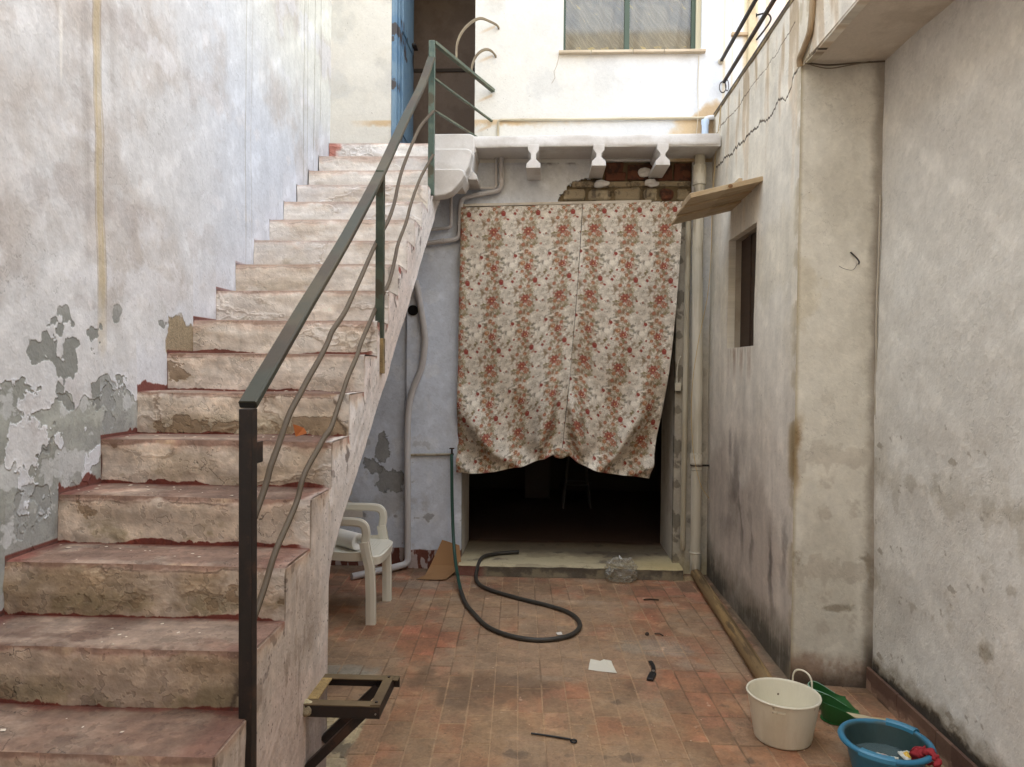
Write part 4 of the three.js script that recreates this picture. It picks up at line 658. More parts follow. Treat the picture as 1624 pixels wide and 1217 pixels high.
// ---------------------------------------------------------------- stair railing
{
  const R = thing('stair_railing', 'green and rust brown iron railing with wavy bars along the staircase', 'railing');
  const X = XS + 0.002, P3 = (L) => L.map(([y, d]) => V3(X, y, -d));
  const rect = (w, h) => { const r = 0.004, a = w / 2, b = h / 2; return [[-a + r, -b], [a - r, -b], [a, -b + r], [a, b - r], [a - r, b], [-a + r, b], [-a, b - r], [-a, -b + r]]; };
  const top = P3([[1.511, 1.965], [1.659, 2.192], [1.815, 2.432], [1.985, 2.70], [2.215, 3.05], [2.575, 3.56], [3.05, 4.18], [3.45, 4.72], [3.80, 5.12]]);
  const tc = curve(top, 0.5).getPoints(40);
  mesh('handrail', sweep(tc, rect(0.051, 0.024), V3(0, 1, 0)), tiled(railT, 0.002, { roughness: 0.65, color: sRGB(184, 180, 172) }), R);
  mesh('handrail_mouth', box(X - 0.021, 1.503, -1.9655, X + 0.021, 1.516, -1.9605), mat({ color: sRGB(10, 9, 8) }), R);
  const w1 = [[1.178, 2.060], [1.260, 2.146], [1.308, 2.183], [1.365, 2.245], [1.420, 2.301], [1.469, 2.359], [1.522, 2.448], [1.580, 2.545], [1.647, 2.665], [1.709, 2.762], [1.757, 2.823], [1.799, 2.910], [1.855, 3.018], [1.940, 3.143], [2.032, 3.277], [2.137, 3.424], [2.264, 3.612], [2.403, 3.841], [2.526, 3.986], [2.653, 4.090], [2.798, 4.238], [3.055, 4.571], [3.235, 4.840]].map(([y, d]) => V3(-0.838, y, -d)).concat([V3(-0.80, 3.425, -5.115)]);
  const w2 = [[0.868, 2.040], [0.957, 2.145], [1.036, 2.227], [1.150, 2.411], [1.219, 2.472], [1.260, 2.534], [1.306, 2.639], [1.345, 2.723], [1.378, 2.814], [1.452, 2.908], [1.514, 2.984], [1.579, 3.064], [1.659, 3.192], [1.733, 3.283], [1.826, 3.430], [1.927, 3.591], [2.035, 3.799], [2.111, 3.908], [2.227, 4.016], [2.322, 4.100], [2.487, 4.329], [2.642, 4.495], [2.880, 4.820]].map(([y, d]) => V3(-0.838, y, -d)).concat([V3(-0.80, 3.12, -5.115)]);
  const wb = tiled(brownT, 0.002, { color: sRGB(176, 170, 164), roughness: 0.65 }); mesh('wavy_bar', tube(w1, 0.0105, 160, 8), wb, R); mesh('wavy_bar', tube(w2, 0.0105, 160, 8), wb, R);
  mesh('post', box(X - 0.019, 0.0, -1.985, X + 0.019, 1.50, -1.947, 0.003), mRust, R);
  mesh('bracket_plate', box(X + 0.012, 1.345, -2.03, X + 0.017, 1.405, -1.986, 0.001), mRust, R);
  mesh('post', box(X - 0.019, 1.60, -3.58, X + 0.020, 2.585, -3.541, 0.003), tiled(greenT, 0.001, { color: sRGB(170, 180, 172), roughness: 0.55 }), R);
  mesh('post_foot', box(X - 0.016, 1.585, -3.583, X + 0.023, 1.76, -3.539, 0.003), tiled(concT, 0.003, { color: sRGB(230, 214, 190) }), R);
  mesh('post', box(X - 0.018, 2.835, -5.14, X + 0.025, 3.915, -5.10, 0.003), tiled(greenT, 0.001, { color: sRGB(214, 236, 236), roughness: 0.5 }), R);
  const q = -5.12, gm = tiled(greenT, 0.001, { color: sRGB(228, 226, 208), roughness: 0.5 }), hm = tiled(brownT, 0.001, { color: sRGB(236, 236, 222), roughness: 0.55 });
  mesh('landing_rail', bar(V3(-0.80, 3.905, q), V3(-0.425, 3.80, -ZB + 0.01), 0.034, 0.024), gm, R);
  mesh('landing_rail', bar(V3(-0.80, 3.655, q), V3(-0.434, 3.563, -ZB + 0.01), 0.020, 0.014), gm, R);
  mesh('landing_rail', bar(V3(-0.80, 3.432, q), V3(-0.50, 3.405, -ZB + 0.01), 0.020, 0.014), gm, R);
  const hoop = (L) => sweep(curve(L).getPoints(28), rect(0.022, 0.009), V3(0.75, 0, 0.6));
  mesh('hoop', hoop([[-0.672, 3.868, -5.35], [-0.672, 4.02, -5.40], [-0.642, 4.135, -5.46], [-0.585, 4.24, -5.54], [-0.52, 4.30, -5.60], [-0.455, 4.31, -5.67], [-0.40, 4.30, -5.715], [-0.40, 4.335, -5.75]].map((p, i) => i === 7 ? [-0.385, 4.29, -5.75] : p)), hm, R);
  mesh('hoop', hoop([[-0.575, 3.842, -5.5], [-0.568, 3.93, -5.53], [-0.535, 4.02, -5.58], [-0.485, 4.075, -5.63], [-0.44, 4.09, -5.69], [-0.405, 4.07, -5.75]]), hm, R);
}

// ---------------------------------------------------------------- gallery slab and its concrete joists
{
  const S0 = thing('gallery_slab', 'thin white concrete slab on cut joists above the curtain', 'slab');
  const g = sheet({ as: steps(-0.55, 1.27, 0.03), bs: [0, 0.01, 0.03, 0.055, 0.075, 0.085], at: (x, b, o) => [x, 3.262 + b + (S(FL, x * 0.3, 0.4) - 0.5) * 0.012 + 0.012 * ss(-0.5, 1.2, x), -5.43 + o], uv: (x, b) => [x, b], disp: (x, b) => (S(FB, x * 1.1, b * 3) - 0.5) * 0.014 - 0.008 * ss(0.07, 0.085, b) - 0.006 * ss(0.01, 0, b), skirt: 0.03 });
  mesh('slab_edge', g, mWhiteP, S0); mesh('slab', box(-0.56, 3.268, -5.435, 1.28, 3.345, -ZB - 0.01), mWhiteP, S0);
  const prof = (cx, yb) => [[-0.038, 3.272], [0.038, 3.272], [0.038, 3.235], [0.016, 3.205], [0.016, yb + 0.06], [0.048, yb + 0.03], [0.05, yb], [-0.05, yb], [-0.048, yb + 0.03], [-0.016, yb + 0.06], [-0.016, 3.205], [-0.038, 3.235]].map(([a, b]) => new THREE.Vector2(cx + a, b));
  for (const [cx, yb, zf] of [[-0.098, 3.105, -5.40], [0.385, 3.118, -5.395], [0.853, 3.122, -5.395], [-0.572, 3.03, -5.44]]) {
    const e = new THREE.ExtrudeGeometry(new THREE.Shape(prof(cx, yb)), { depth: 0.36, bevelEnabled: true, bevelSize: 0.003, bevelThickness: 0.003, bevelSegments: 2, steps: 1 }); e.translate(0, 0, zf - 0.36); mesh('joist', metreUV(e), mWhiteP, S0);
  }
  for (const [x, y] of [[0.44, 3.07], [0.83, 3.075], [0.77, 3.16]]) { const d = displace(new THREE.SphereGeometry(0.05, 20, 14).scale(1.15, 0.55, 0.4), 0.03, 3, x); d.translate(x, y, -ZB + 0.005); mesh('plaster_dab', metreUV(d), mWhiteP, S0); }
}

// ---------------------------------------------------------------- pipes and wires
const elbow = (P, r, seg = 80) => { // straight runs with rounded corners
  const out = []; P = P.map((p) => V3(...p));
  P.forEach((p, i) => { if (!i || i === P.length - 1) return out.push(p); const a = V3().subVectors(P[i - 1], p), b = V3().subVectors(P[i + 1], p), la = Math.min(r * 2.6, a.length() * 0.45), lb = Math.min(r * 2.6, b.length() * 0.45); a.normalize(); b.normalize();
    for (let k = 0; k <= 6; k++) { const t = k / 6; out.push(p.clone().addScaledVector(a, la * (1 - t) * (1 - t)).addScaledVector(b, lb * t * t)); } });
  const cp = new THREE.CurvePath(); for (let i = 0; i + 1 < out.length; i++) if (out[i].distanceTo(out[i + 1]) > 1e-5) cp.add(new THREE.LineCurve3(out[i], out[i + 1])); return new THREE.TubeGeometry(cp, seg, r, 10);
};
const zp = -ZB + 0.035;
{
  const blueish = tiled(creamT, 0.002, { color: sRGB(228, 230, 240), roughness: 0.7 });
  const p = thing('wide_conduit', 'white painted conduit zigzagging down beside the stair head', 'pipe');
  mesh('pipe', elbow([[-0.355, 3.27, zp], [-0.353, 3.015, zp], [-0.672, 2.952, zp], [-0.683, 2.632, zp], [-1.0, 2.59, zp]], 0.019, 140), blueish, p);
  for (const [a, b] of [[[-0.353, 3.1, zp], [-0.353, 3.07, zp]], [[-0.5, 2.986, zp], [-0.53, 2.98, zp]], [[-0.68, 2.76, zp], [-0.68, 2.73, zp]], [[-0.80, 2.617, zp], [-0.83, 2.613, zp]]]) mesh('clip', tube([a, b], 0.0215, 2, 12), blueish, p);
  tag(mesh('thin_conduit', elbow([[-0.395, 3.27, zp], [-0.397, 3.032, zp], [-0.70, 3.036, zp - 0.01], [-0.95, 3.04, zp - 0.015]], 0.010, 90), blueish), 'thin white conduit running just inside the wide one', 'pipe');
  tag(mesh('inner_conduit', elbow([[-0.752, 3.03, zp], [-0.748, 2.722, zp], [-0.98, 2.70, zp]], 0.013, 80), blueish), 'white conduit bending under the stair head, nearest the stair', 'pipe');
  tag(mesh('wall_pipe', elbow([[-0.384, 3.30, zp - 0.022], [-0.386, 3.572, zp - 0.022], [1.35, 3.578, zp - 0.022]], 0.011, 120), tiled(pvcT, 0.002, { color: sRGB(255, 250, 240) })), 'thin white pipe running level along upper wall above the slab', 'pipe');
  const wp = thing('white_waste_pipe', 'bulging white painted pipe hugging the wall left of curtain', 'pipe');
  mesh('pipe', tube([[-1.03, 2.30, zp], [-1.005, 2.2, zp], [-0.955, 1.90, zp], [-0.950, 1.80, zp], [-0.975, 1.62, zp], [-1.035, 1.46, zp], [-1.075, 1.30, zp], [-1.085, 1.0, zp], [-1.08, 0.5, zp], [-1.078, 0.16, zp], [-1.082, 0.06, zp + 0.01], [-1.14, 0.04, zp + 0.06], [-1.30, 0.035, -5.50], [-1.44, 0.03, -5.38]], 0.026, 160, 14), blueish, wp);
  tag(mesh('wall_hole', [new THREE.CylinderGeometry(0.042, 0.042, 0.012, 24).rotateX(Math.PI / 2).translate(-1.052, 2.07, -ZB + 0.006)], mat({ color: sRGB(14, 11, 10), roughness: 1 })), 'round black pipe hole in the wall under the stair', 'hole');
  const stub = thing('water_pipe', 'short level water pipe ending in the tap by the doorway', 'pipe');
  mesh('pipe', tube([[-1.06, 0.915, -ZB + 0.012], [-0.72, 0.925, -ZB + 0.02]], 0.010, 6, 10), tiled(pvcT, 0.001, { color: sRGB(214, 208, 200) }), stub);
  mesh('tap', [tube([[-0.725, 0.925, -ZB + 0.02], [-0.725, 0.925, -ZB + 0.075]], 0.012, 4, 10), tube([[-0.725, 0.925, -ZB + 0.06], [-0.725, 0.975, -ZB + 0.06]], 0.008, 4, 8), box(-0.745, 0.972, -ZB + 0.052, -0.705, 0.982, -ZB + 0.068, 0.003)], mRust, stub);
}
{ // rain pipe in the right-hand corner and the drain pipe on the floor
  const dp = thing('downpipe', 'cream plastic downpipe in the corner right of the curtain', 'pipe'), cz = -5.665;
  const P = [[1.178, 3.27, cz], [1.178, 2.98, cz], [1.172, 2.5, cz], [1.182, 1.6, cz], [1.189, 0.87, cz], [1.190, 0.03, cz]];
  mesh('pipe', tube(P, 0.041, 80, 20), mPvc, dp);
  for (const [x, y, r, h] of [[1.178, 3.12, 0.051, 0.16], [1.187, 0.93, 0.049, 0.09], [1.19, 0.20, 0.046, 0.02], [1.188, 0.845, 0.044, 0.014]]) mesh('socket', lathe([[r - 0.009, -h / 2], [r - 0.002, -h / 2], [r, -h / 2 + 0.004], [r, h / 2 - 0.012], [r - 0.009, h / 2]], 24).translate(x, y, cz), mPvc, dp);
  mesh('clip', [new THREE.TorusGeometry(0.045, 0.004, 6, 28).rotateX(Math.PI / 2).translate(1.188, 0.875, cz), box(1.225, 0.868, cz - 0.01, 1.285, 0.882, cz + 0.006)], mRust, dp);
  mesh('wire_tie', new THREE.TorusGeometry(0.044, 0.0022, 5, 24).rotateX(Math.PI / 2).rotateZ(0.15).translate(1.176, 2.965, cz), mRust, dp);
  const fp = thing('floor_pipe', 'dusty brown drain pipe lying on the floor along right wall', 'pipe');
  mesh('pipe', tube([[1.19, 0.036, cz + 0.02], [1.175, 0.040, -5.2], [1.158, 0.041, -4.4], [1.140, 0.041, -3.70], [1.135, 0.041, -3.48]], 0.040, 40, 20), tiled(concT, 0.002, { color: sRGB(214, 190, 160), roughness: 0.7 }), fp);
  tag(mesh('side_pipe', tube([[1.108, 2.86, -5.71], [1.102, 1.5, -5.71], [1.10, 0.2, -5.715]], 0.022, 20, 12), tiled(pvcT, 0.002, { color: sRGB(226, 222, 214) })), 'thinner white pipe between the curtain and the cream downpipe', 'pipe');
  const wire = (name, P, r, label, col = [196, 170, 118]) => tag(mesh(name, tube(P, r, 60, 5), mat({ color: sRGB(...col), roughness: 0.7 })), label, 'wire');
  wire('loose_wire', [[1.283, 3.57, -5.45], [1.275, 3.25, -5.56], [1.268, 2.86, -5.62], [1.262, 2.45, -5.62], [1.235, 2.16, -5.60], [1.165, 1.80, -5.58], [1.125, 1.46, -5.57], [1.128, 1.15, -5.57], [1.155, 0.92, -5.57], [1.20, 0.74, -5.57], [1.255, 0.645, -5.52]], 0.0026, 'loose tan wire trailing down in front of the downpipe');
  wire('cable', [[1.175, 4.06, -5.742], [1.17, 3.85, -5.742], [1.172, 3.6, -5.73], [1.16, 3.42, -5.735], [1.157, 3.35, -5.74]], 0.003, 'thin cable hanging from the window sill corner', [206, 196, 176]);
  wire('corner_cable', [[1.672, 2.5, -3.725], [1.668, 2.2, -3.72], [1.662, 1.9, -3.718], [1.668, 1.6, -3.72], [1.666, 1.40, -3.718]], 0.005, 'painted cable running down the corner of pier and recess wall', [176, 168, 152]);
  wire('soffit_cable', [[1.292, 3.168, -3.735], [1.4, 3.150, -3.725], [1.53, 3.156, -3.72], [1.675, 3.160, -3.71]], 0.0045, 'dark cable sagging along the top of the pier', [92, 82, 70]);
  wire('soffit_cable', [[1.29, 3.162, -3.73], [1.40, 3.132, -3.72], [1.50, 3.142, -3.71], [1.60, 3.158, -3.705]], 0.003, 'second thinner cable sagging just under the dark pier cable', [120, 108, 92]);
  tag(mesh('cable_bundle', tube([[1.278, 3.75, -3.60], [1.279, 3.5, -3.60], [1.281, 3.30, -3.63], [1.278, 3.235, -3.70], [1.276, 3.20, -3.76], [1.282, 3.165, -3.775]], 0.016, 60, 8), tiled(creamT, 0.004, { color: sRGB(190, 172, 146) })), 'plastered cable bundle bending round the overhang corner', 'cable');
  const nail = thing('hook', 'rusty hook with trailing wire in the pier', 'hook', [1.57, 2.17, -3.745]); mesh('shank', tube([[-0.03, 0.05, 0.0], [-0.01, 0.02, 0.02], [0.0, 0.0, 0.03], [0.008, -0.01, 0.01]], 0.004, 14, 6), mRust, nail); mesh('wire', tube([[0, -0.01, 0.012], [-0.02, -0.04, 0.008], [-0.06, -0.035, 0.006], [-0.09, -0.02, 0.006]], 0.0012, 20, 5), mRust, nail);
  const sw = thing('junction_box', 'small cream socket box on the right doorway jamb', 'socket', [1.04, 1.485, -ZB + 0.02]); mesh('case', box(-0.018, -0.035, -0.02, 0.03, 0.03, 0.022, 0.005), mPvc, sw); mesh('lead', tube([[0.0, 0.03, 0.0], [0.0, 0.12, -0.004], [0.012, 0.2, -0.006], [0.03, 0.24, -0.01]], 0.005, 14, 6), mPvc, sw);
  const bp = thing('gutter_spout', 'short pale blue spout standing on the slab by the corner', 'pipe', [1.222, 3.35, -5.70]); mesh('pipe', lathe([[0, 0], [0.026, 0], [0.026, 0.16], [0.03, 0.17], [0.03, 0.2], [0.022, 0.2], [0.02, 0.0]], 20), mat({ color: sRGB(196, 216, 240), roughness: 0.5 }), bp); mesh('elbow', elbow([[0, 0.17, 0], [0.0, 0.215, 0.0], [0.16, 0.225, 0.0]], 0.018, 20), mat({ color: sRGB(216, 218, 220), roughness: 0.5 }), bp);
}
{ // rails over the parapet
  const pr = thing('parapet_rails', 'two dark iron rails fixed above the right parapet', 'railing');
  mesh('rail', bar(V3(1.345, 4.015, -ZB + 0.01), V3(1.335, 4.02, -2.3), 0.022, 0.022), mRust, pr); mesh('rail', bar(V3(1.37, 3.855, -ZB + 0.01), V3(1.36, 3.875, -2.3), 0.022, 0.022), mRust, pr);
  mesh('rail', bar(V3(1.30, 3.60, -ZB + 0.02), V3(1.30, 3.602, -2.3), 0.020, 0.016), mRust, pr);
  for (const z of [-3.93, -2.32]) mesh('post', bar(V3(1.35, 3.56, z), V3(1.35, 4.04, z), 0.03, 0.03), mRust, pr);
  mesh('rail_foot', lathe([[0, 0], [0.022, 0], [0.026, 0.01], [0.02, 0.03], [0, 0.034]], 16).rotateX(Math.PI / 2).translate(1.345, 4.015, -ZB), mPvc, pr);
  const lp = thing('wire_loop', 'loop of wire hung on the lower parapet rail end', 'wire', [1.352, 3.80, -5.70]); mesh('loop', new THREE.TorusGeometry(0.032, 0.004, 6, 26).scale(0.8, 1.3, 1), mRust, lp); mesh('strand', new THREE.TorusGeometry(0.03, 0.003, 6, 26).scale(0.7, 1.4, 1).rotateY(0.7).translate(0.03, 0.01, 0.01), mRust, lp);
  const bk = thing('wall_bracket', 'bent iron bracket on the bright wall beyond the parapet', 'bracket', [1.7, 4.30, -ZB + 0.02]); mesh('arm', tube([[-0.10, 0.06, 0], [-0.03, 0.05, 0.05], [0.0, 0.0, 0.06], [-0.04, -0.07, 0.04], [-0.09, -0.13, 0]], 0.007, 30, 7), mRust, bk); mesh('fixing', new THREE.SphereGeometry(0.016, 12, 8).translate(-0.10, 0.06, 0), mRust, bk);
  const ps = thing('corner_strip', 'narrow cream upright strip on the bright wall beyond the parapet', 'pipe'); mesh('strip', box(1.545, 3.2, -ZB - 0.01, 1.60, 5.3, -ZB + 0.04, 0.01), tiled(pvcT, 0.002, { color: sRGB(255, 244, 220) }), ps);
  mesh('crossbar', box(1.42, 4.205, -ZB - 0.01, 1.545, 4.232, -ZB + 0.03, 0.006), tiled(pvcT, 0.002, { color: sRGB(226, 206, 184) }), ps);
}
// ---------------------------------------------------------------- floral curtain over the doorway
{
  const CW = 512, CH = 1056, cv = document.createElement('canvas'); cv.width = CW; cv.height = CH; const g = cv.getContext('2d'), r = rngOf(4242);
  g.fillStyle = 'rgb(214,209,201)'; g.fillRect(0, 0, CW, CH);
  const wrap = (x, y, f) => { for (const dx of [-CW, 0, CW]) for (const dy of [-CH, 0, CH]) { if (x + dx < -140 || x + dx > CW + 140 || y + dy < -140 || y + dy > CH + 140) continue; g.save(); g.translate(x + dx, y + dy); f(); g.restore(); } };
  const col = (a, al = 1) => `rgba(${a[0]},${a[1]},${a[2]},${al})`;
  const leaf = (ang, l0, L, w, c) => { g.save(); g.rotate(ang); g.beginPath(); g.moveTo(l0, 0); g.quadraticCurveTo(l0 + (L - l0) * 0.5, -w, L, 0); g.quadraticCurveTo(l0 + (L - l0) * 0.5, w, l0, 0); g.fillStyle = c; g.fill(); g.restore(); };
  const burst = (x, y, R, n, c, w) => { const a0 = r() * 6; const rr = Array.from({ length: n }, () => [0.6 + r() * 0.4, r() * 0.25]); wrap(x, y, () => rr.forEach(([q, s], i) => leaf(a0 + i / n * 6.283 + s, R * 0.08, R * q, w, c))); };
  for (let i = 0; i < 34; i++) burst(r() * CW, r() * CH, 46 + r() * 50, 13, col([156, 151, 141], 0.6), 6);
  for (let i = 0; i < 22; i++) burst(r() * CW, r() * CH, 44 + r() * 34, 11, col([230, 227, 219], 0.85), 8);
  for (let i = 0; i < 40; i++) burst(r() * CW, r() * CH, 34 + r() * 34, 11, col([126, 120, 110], 0.6), 3.5);
  for (let i = 0; i < 70; i++) burst(150 + r() * 230, r() * CH, 26 + r() * 38, 9, col(i % 2 ? [134, 112, 84] : [118, 106, 72], 0.66), 6);
  for (let i = 0; i < 26; i++) burst((r() < 0.7 ? 380 + r() * 280 : r() * CW) % CW, r() * CH, 34 + r() * 34, 10, col([240, 238, 232], 0.95), 9);
  for (let i = 0; i < 22; i++) burst(r() * CW, r() * CH, 30 + r() * 26, 9, col([112, 106, 96], 0.55), 3);
  // olive and brown sprigs
  const sprig = (x, y, ang, s, c) => wrap(x, y, () => { g.rotate(ang); g.strokeStyle = c; g.lineWidth = 3.2; g.beginPath(); g.moveTo(0, 0); g.quadraticCurveTo(s * 0.3, -s * 0.2, s, 0); g.stroke(); for (let i = 1; i < 8; i++) { g.save(); g.translate(s * i / 8, -s * 0.10 * Math.sin(i / 8 * 3.1)); leaf(0.85, 0, s * 0.3, 5.5, c); leaf(-0.85, 0, s * 0.3, 5.5, c); g.restore(); } });
  const OL = [116, 106, 66], BR = [128, 106, 82], GY = [112, 110, 102];
  for (const [x, y, a, s, c] of [[235, 290, -1.9, 120, OL], [300, 300, -1.1, 110, OL], [250, 330, -2.6, 90, BR], [210, 640, 0.4, 100, BR], [300, 560, -0.7, 110, OL], [180, 560, 2.4, 80, BR], [270, 690, 1.2, 100, OL], [330, 150, 0.3, 80, OL], [160, 130, 2.8, 76, OL], [430, 820, -1.0, 80, BR], [250, 900, -1.3, 110, OL], [330, 880, -0.6, 80, BR], [60, 950, 0.6, 90, BR], [300, 1010, 0.2, 100, OL], [150, 1000, 2.6, 100, BR], [90, 420, -0.4, 80, GY], [420, 470, 2.2, 70, GY], [40, 700, 1.9, 80, OL], [470, 620, -2.2, 80, GY], [400, 60, 1.2, 70, BR]]) { sprig(x, y, a, s, col(c, 0.9)); sprig(x + 34, y + 22, a + 0.7, s * 0.9, col(c, 0.85)); sprig(x - 30, y + 36, a - 0.6, s * 0.8, col(c === OL ? BR : c, 0.8)); }
  // small dark buds
  for (let i = 0; i < 46; i++) { const x = r() * CW, y = r() * CH, a = r() * 3; wrap(x, y, () => { g.rotate(a); g.fillStyle = col([96, 94, 90], 0.8); g.beginPath(); g.ellipse(0, 0, 11, 5.5, 0, 0, 7); g.fill(); }); }
  const flower = (x, y, R, n, c, c2, squash = 1) => { const a0 = r() * 6; wrap(x, y, () => { g.scale(1, squash); for (let k = 0; k < 3; k++) for (let i = 0; i < n; i++) { g.save(); g.rotate(a0 + i / n * 6.283 + k * 0.4); g.fillStyle = col(k === 1 ? c2 : c, 0.88); g.beginPath(); g.ellipse(R * (0.62 - k * 0.2), 0, R * (0.42 - k * 0.08), R * 0.26, 0, 0, 7); g.fill(); g.strokeStyle = col([120, 54, 48], 0.35); g.lineWidth = 1.6; g.stroke(); g.restore(); } g.fillStyle = col([214, 168, 120]); g.beginPath(); g.arc(0, 0, R * 0.17, 0, 7); g.fill(); }); };
  const RD = [144, 74, 64], RD2 = [168, 108, 92], OR = [176, 128, 98], PK = [176, 134, 120];
  for (const [x, y, R, n, c, c2] of [[262, 96, 74, 8, RD, RD2], [335, 175, 50, 7, RD2, OR], [210, 190, 34, 7, OR, OR], [268, 230, 26, 6, [232, 220, 200], OR], [250, 410, 40, 8, OR, BR], [300, 440, 30, 7, OR, PK], [205, 590, 42, 8, OR, [180, 140, 96]], [286, 650, 62, 7, RD, RD2], [262, 800, 34, 6, OR, BR], [300, 850, 26, 6, PK, OR], [70, 500, 24, 6, PK, PK], [460, 300, 22, 6, PK, RD2], [90, 820, 26, 6, PK, RD2], [430, 950, 26, 6, OR, PK], [20, 150, 22, 6, PK, GY], [400, 700, 22, 6, PK, GY], [200, 300, 30, 7, RD2, OR], [320, 330, 30, 7, OR, PK], [180, 500, 28, 7, PK, OR], [330, 560, 32, 7, RD2, OR], [200, 720, 30, 7, OR, RD2], [330, 760, 26, 6, RD2, PK], [180, 960, 32, 7, RD2, OR], [300, 960, 34, 7, OR, PK], [340, 40, 26, 6, OR, PK], [170, 60, 26, 6, PK, RD2]]) flower(x, y, R, n, c, c2);
  for (let i = 0; i < 170; i++) { const c = [OL, BR, [92, 84, 66], [222, 214, 200], [138, 96, 78]][i % 5]; burst(130 + r() * 230, r() * CH, 14 + r() * 20, 5 + Math.floor(r() * 4), col(c, 0.75), 4); }
  for (let i = 0; i < 60; i++) { const c = [[104, 100, 92], BR, [236, 232, 224], [140, 134, 124]][i % 4]; burst(r() * CW, r() * CH, 12 + r() * 18, 4 + Math.floor(r() * 4), col(c, 0.7), 3.5); }
  for (let i = 0; i < 34; i++) { const x = (375 + r() * 290) % CW, y = r() * CH; burst(x, y, 36 + r() * 34, 12, col([128, 122, 112], 0.75), 3.2); burst(x + 6, y + 4, 30 + r() * 20, 10, col([238, 236, 230], 0.9), 6); }
  for (let i = 0; i < 26; i++) burst((375 + r() * 290) % CW, r() * CH, 20 + r() * 26, 9, col([104, 99, 90], 0.7), 2.6);
  const heart = (x, y, s, a) => wrap(x, y, () => { g.rotate(a); g.fillStyle = col(RD); g.beginPath(); g.ellipse(0, 0, s, s * 0.8, 0.3, 0, 7); g.fill(); g.fillStyle = col([150, 52, 50], 0.6); g.beginPath(); g.ellipse(s * 0.2, s * 0.1, s * 0.5, s * 0.28, 0.5, 0, 7); g.fill(); g.fillStyle = col(RD2, 0.8); g.beginPath(); g.ellipse(-s * 0.3, -s * 0.25, s * 0.4, s * 0.16, -0.5, 0, 7); g.fill(); });
  for (const [x, y, s, a] of [[88, 470, 30, 0.5], [400, 870, 44, 1.1], [470, 960, 20, 0], [60, 870, 24, 0.7], [120, 720, 18, 1.5], [440, 130, 18, 0.3]]) heart(x, y, s, a);
  g.fillStyle = 'rgba(232,228,218,0.9)'; for (let i = 0; i < 40; i++) { const x = r() * CW, y = r() * CH; g.beginPath(); g.ellipse(x, y, 5 + r() * 7, 4 + r() * 4, r() * 3, 0, 7); g.fill(); }
  const map = new THREE.CanvasTexture(cv); map.colorSpace = THREE.SRGBColorSpace; map.wrapS = map.wrapT = THREE.RepeatWrapping; map.repeat.set(1 / 0.272, 1 / 0.545);
  const weave = tiling(256, 0.06, (x, y, o) => { set(o, [128, 128, 128]); o.h = 128 + 60 * (Math.sin(x * 6.283 * 32) * 0.5 + Math.sin(y * 6.283 * 32) * 0.5) + (S(FW, x * 0.5, y * 0.5) - 0.5) * 60; });
  const cloth = new THREE.MeshPhysicalMaterial({ color: sRGB(244, 238, 229), map, bumpMap: weave.bumpMap, bumpScale: 0.0004, roughness: 0.92, sheen: 0.3, sheenRoughness: 0.6, sheenColor: new THREE.Color(0.5, 0.48, 0.45), side: THREE.DoubleSide });
  const cur = thing('floral_curtain', 'floral fabric curtain with red flowers knotted up over the doorway', 'curtain');
  const ZC = -5.685, K = V3(0.139, 0.965, ZC + 0.055);
  const lx = (t) => lerp(-0.668, -0.690, t), rx = (t) => 1.056 - 0.06 * t - 0.170 * Math.pow(t, 2.4), sx = (t) => 0.283 - 0.144 * t + 0.015 * Math.sin(t * 3.1), topY = (x) => lerp(2.876, 2.922, (x + 0.668) / 1.724) - 0.004 * Math.abs(Math.sin(x * 9));
  const hemL = (s) => { const P = [[0, 0.788], [0.1, 0.783], [0.35, 0.795], [0.6, 0.838], [0.82, 0.91], [0.93, 0.95], [1, 0.965]]; for (let i = 0; i + 1 < P.length; i++) if (s <= P[i + 1][0]) return lerp(P[i][1], P[i + 1][1], ss(0, 1, (s - P[i][0]) / (P[i + 1][0] - P[i][0])) * 0.4 + 0.6 * (s - P[i][0]) / (P[i + 1][0] - P[i][0])); return 0.965; };
  const hemR = (s) => { const P = [[0, 0.965], [0.08, 0.94], [0.2, 0.88], [0.36, 0.83], [0.55, 0.798], [0.8, 0.782], [1, 0.766]]; for (let i = 0; i + 1 < P.length; i++) if (s <= P[i + 1][0]) return lerp(P[i][1], P[i + 1][1], (s - P[i][0]) / (P[i + 1][0] - P[i][0])); return 0.766; };
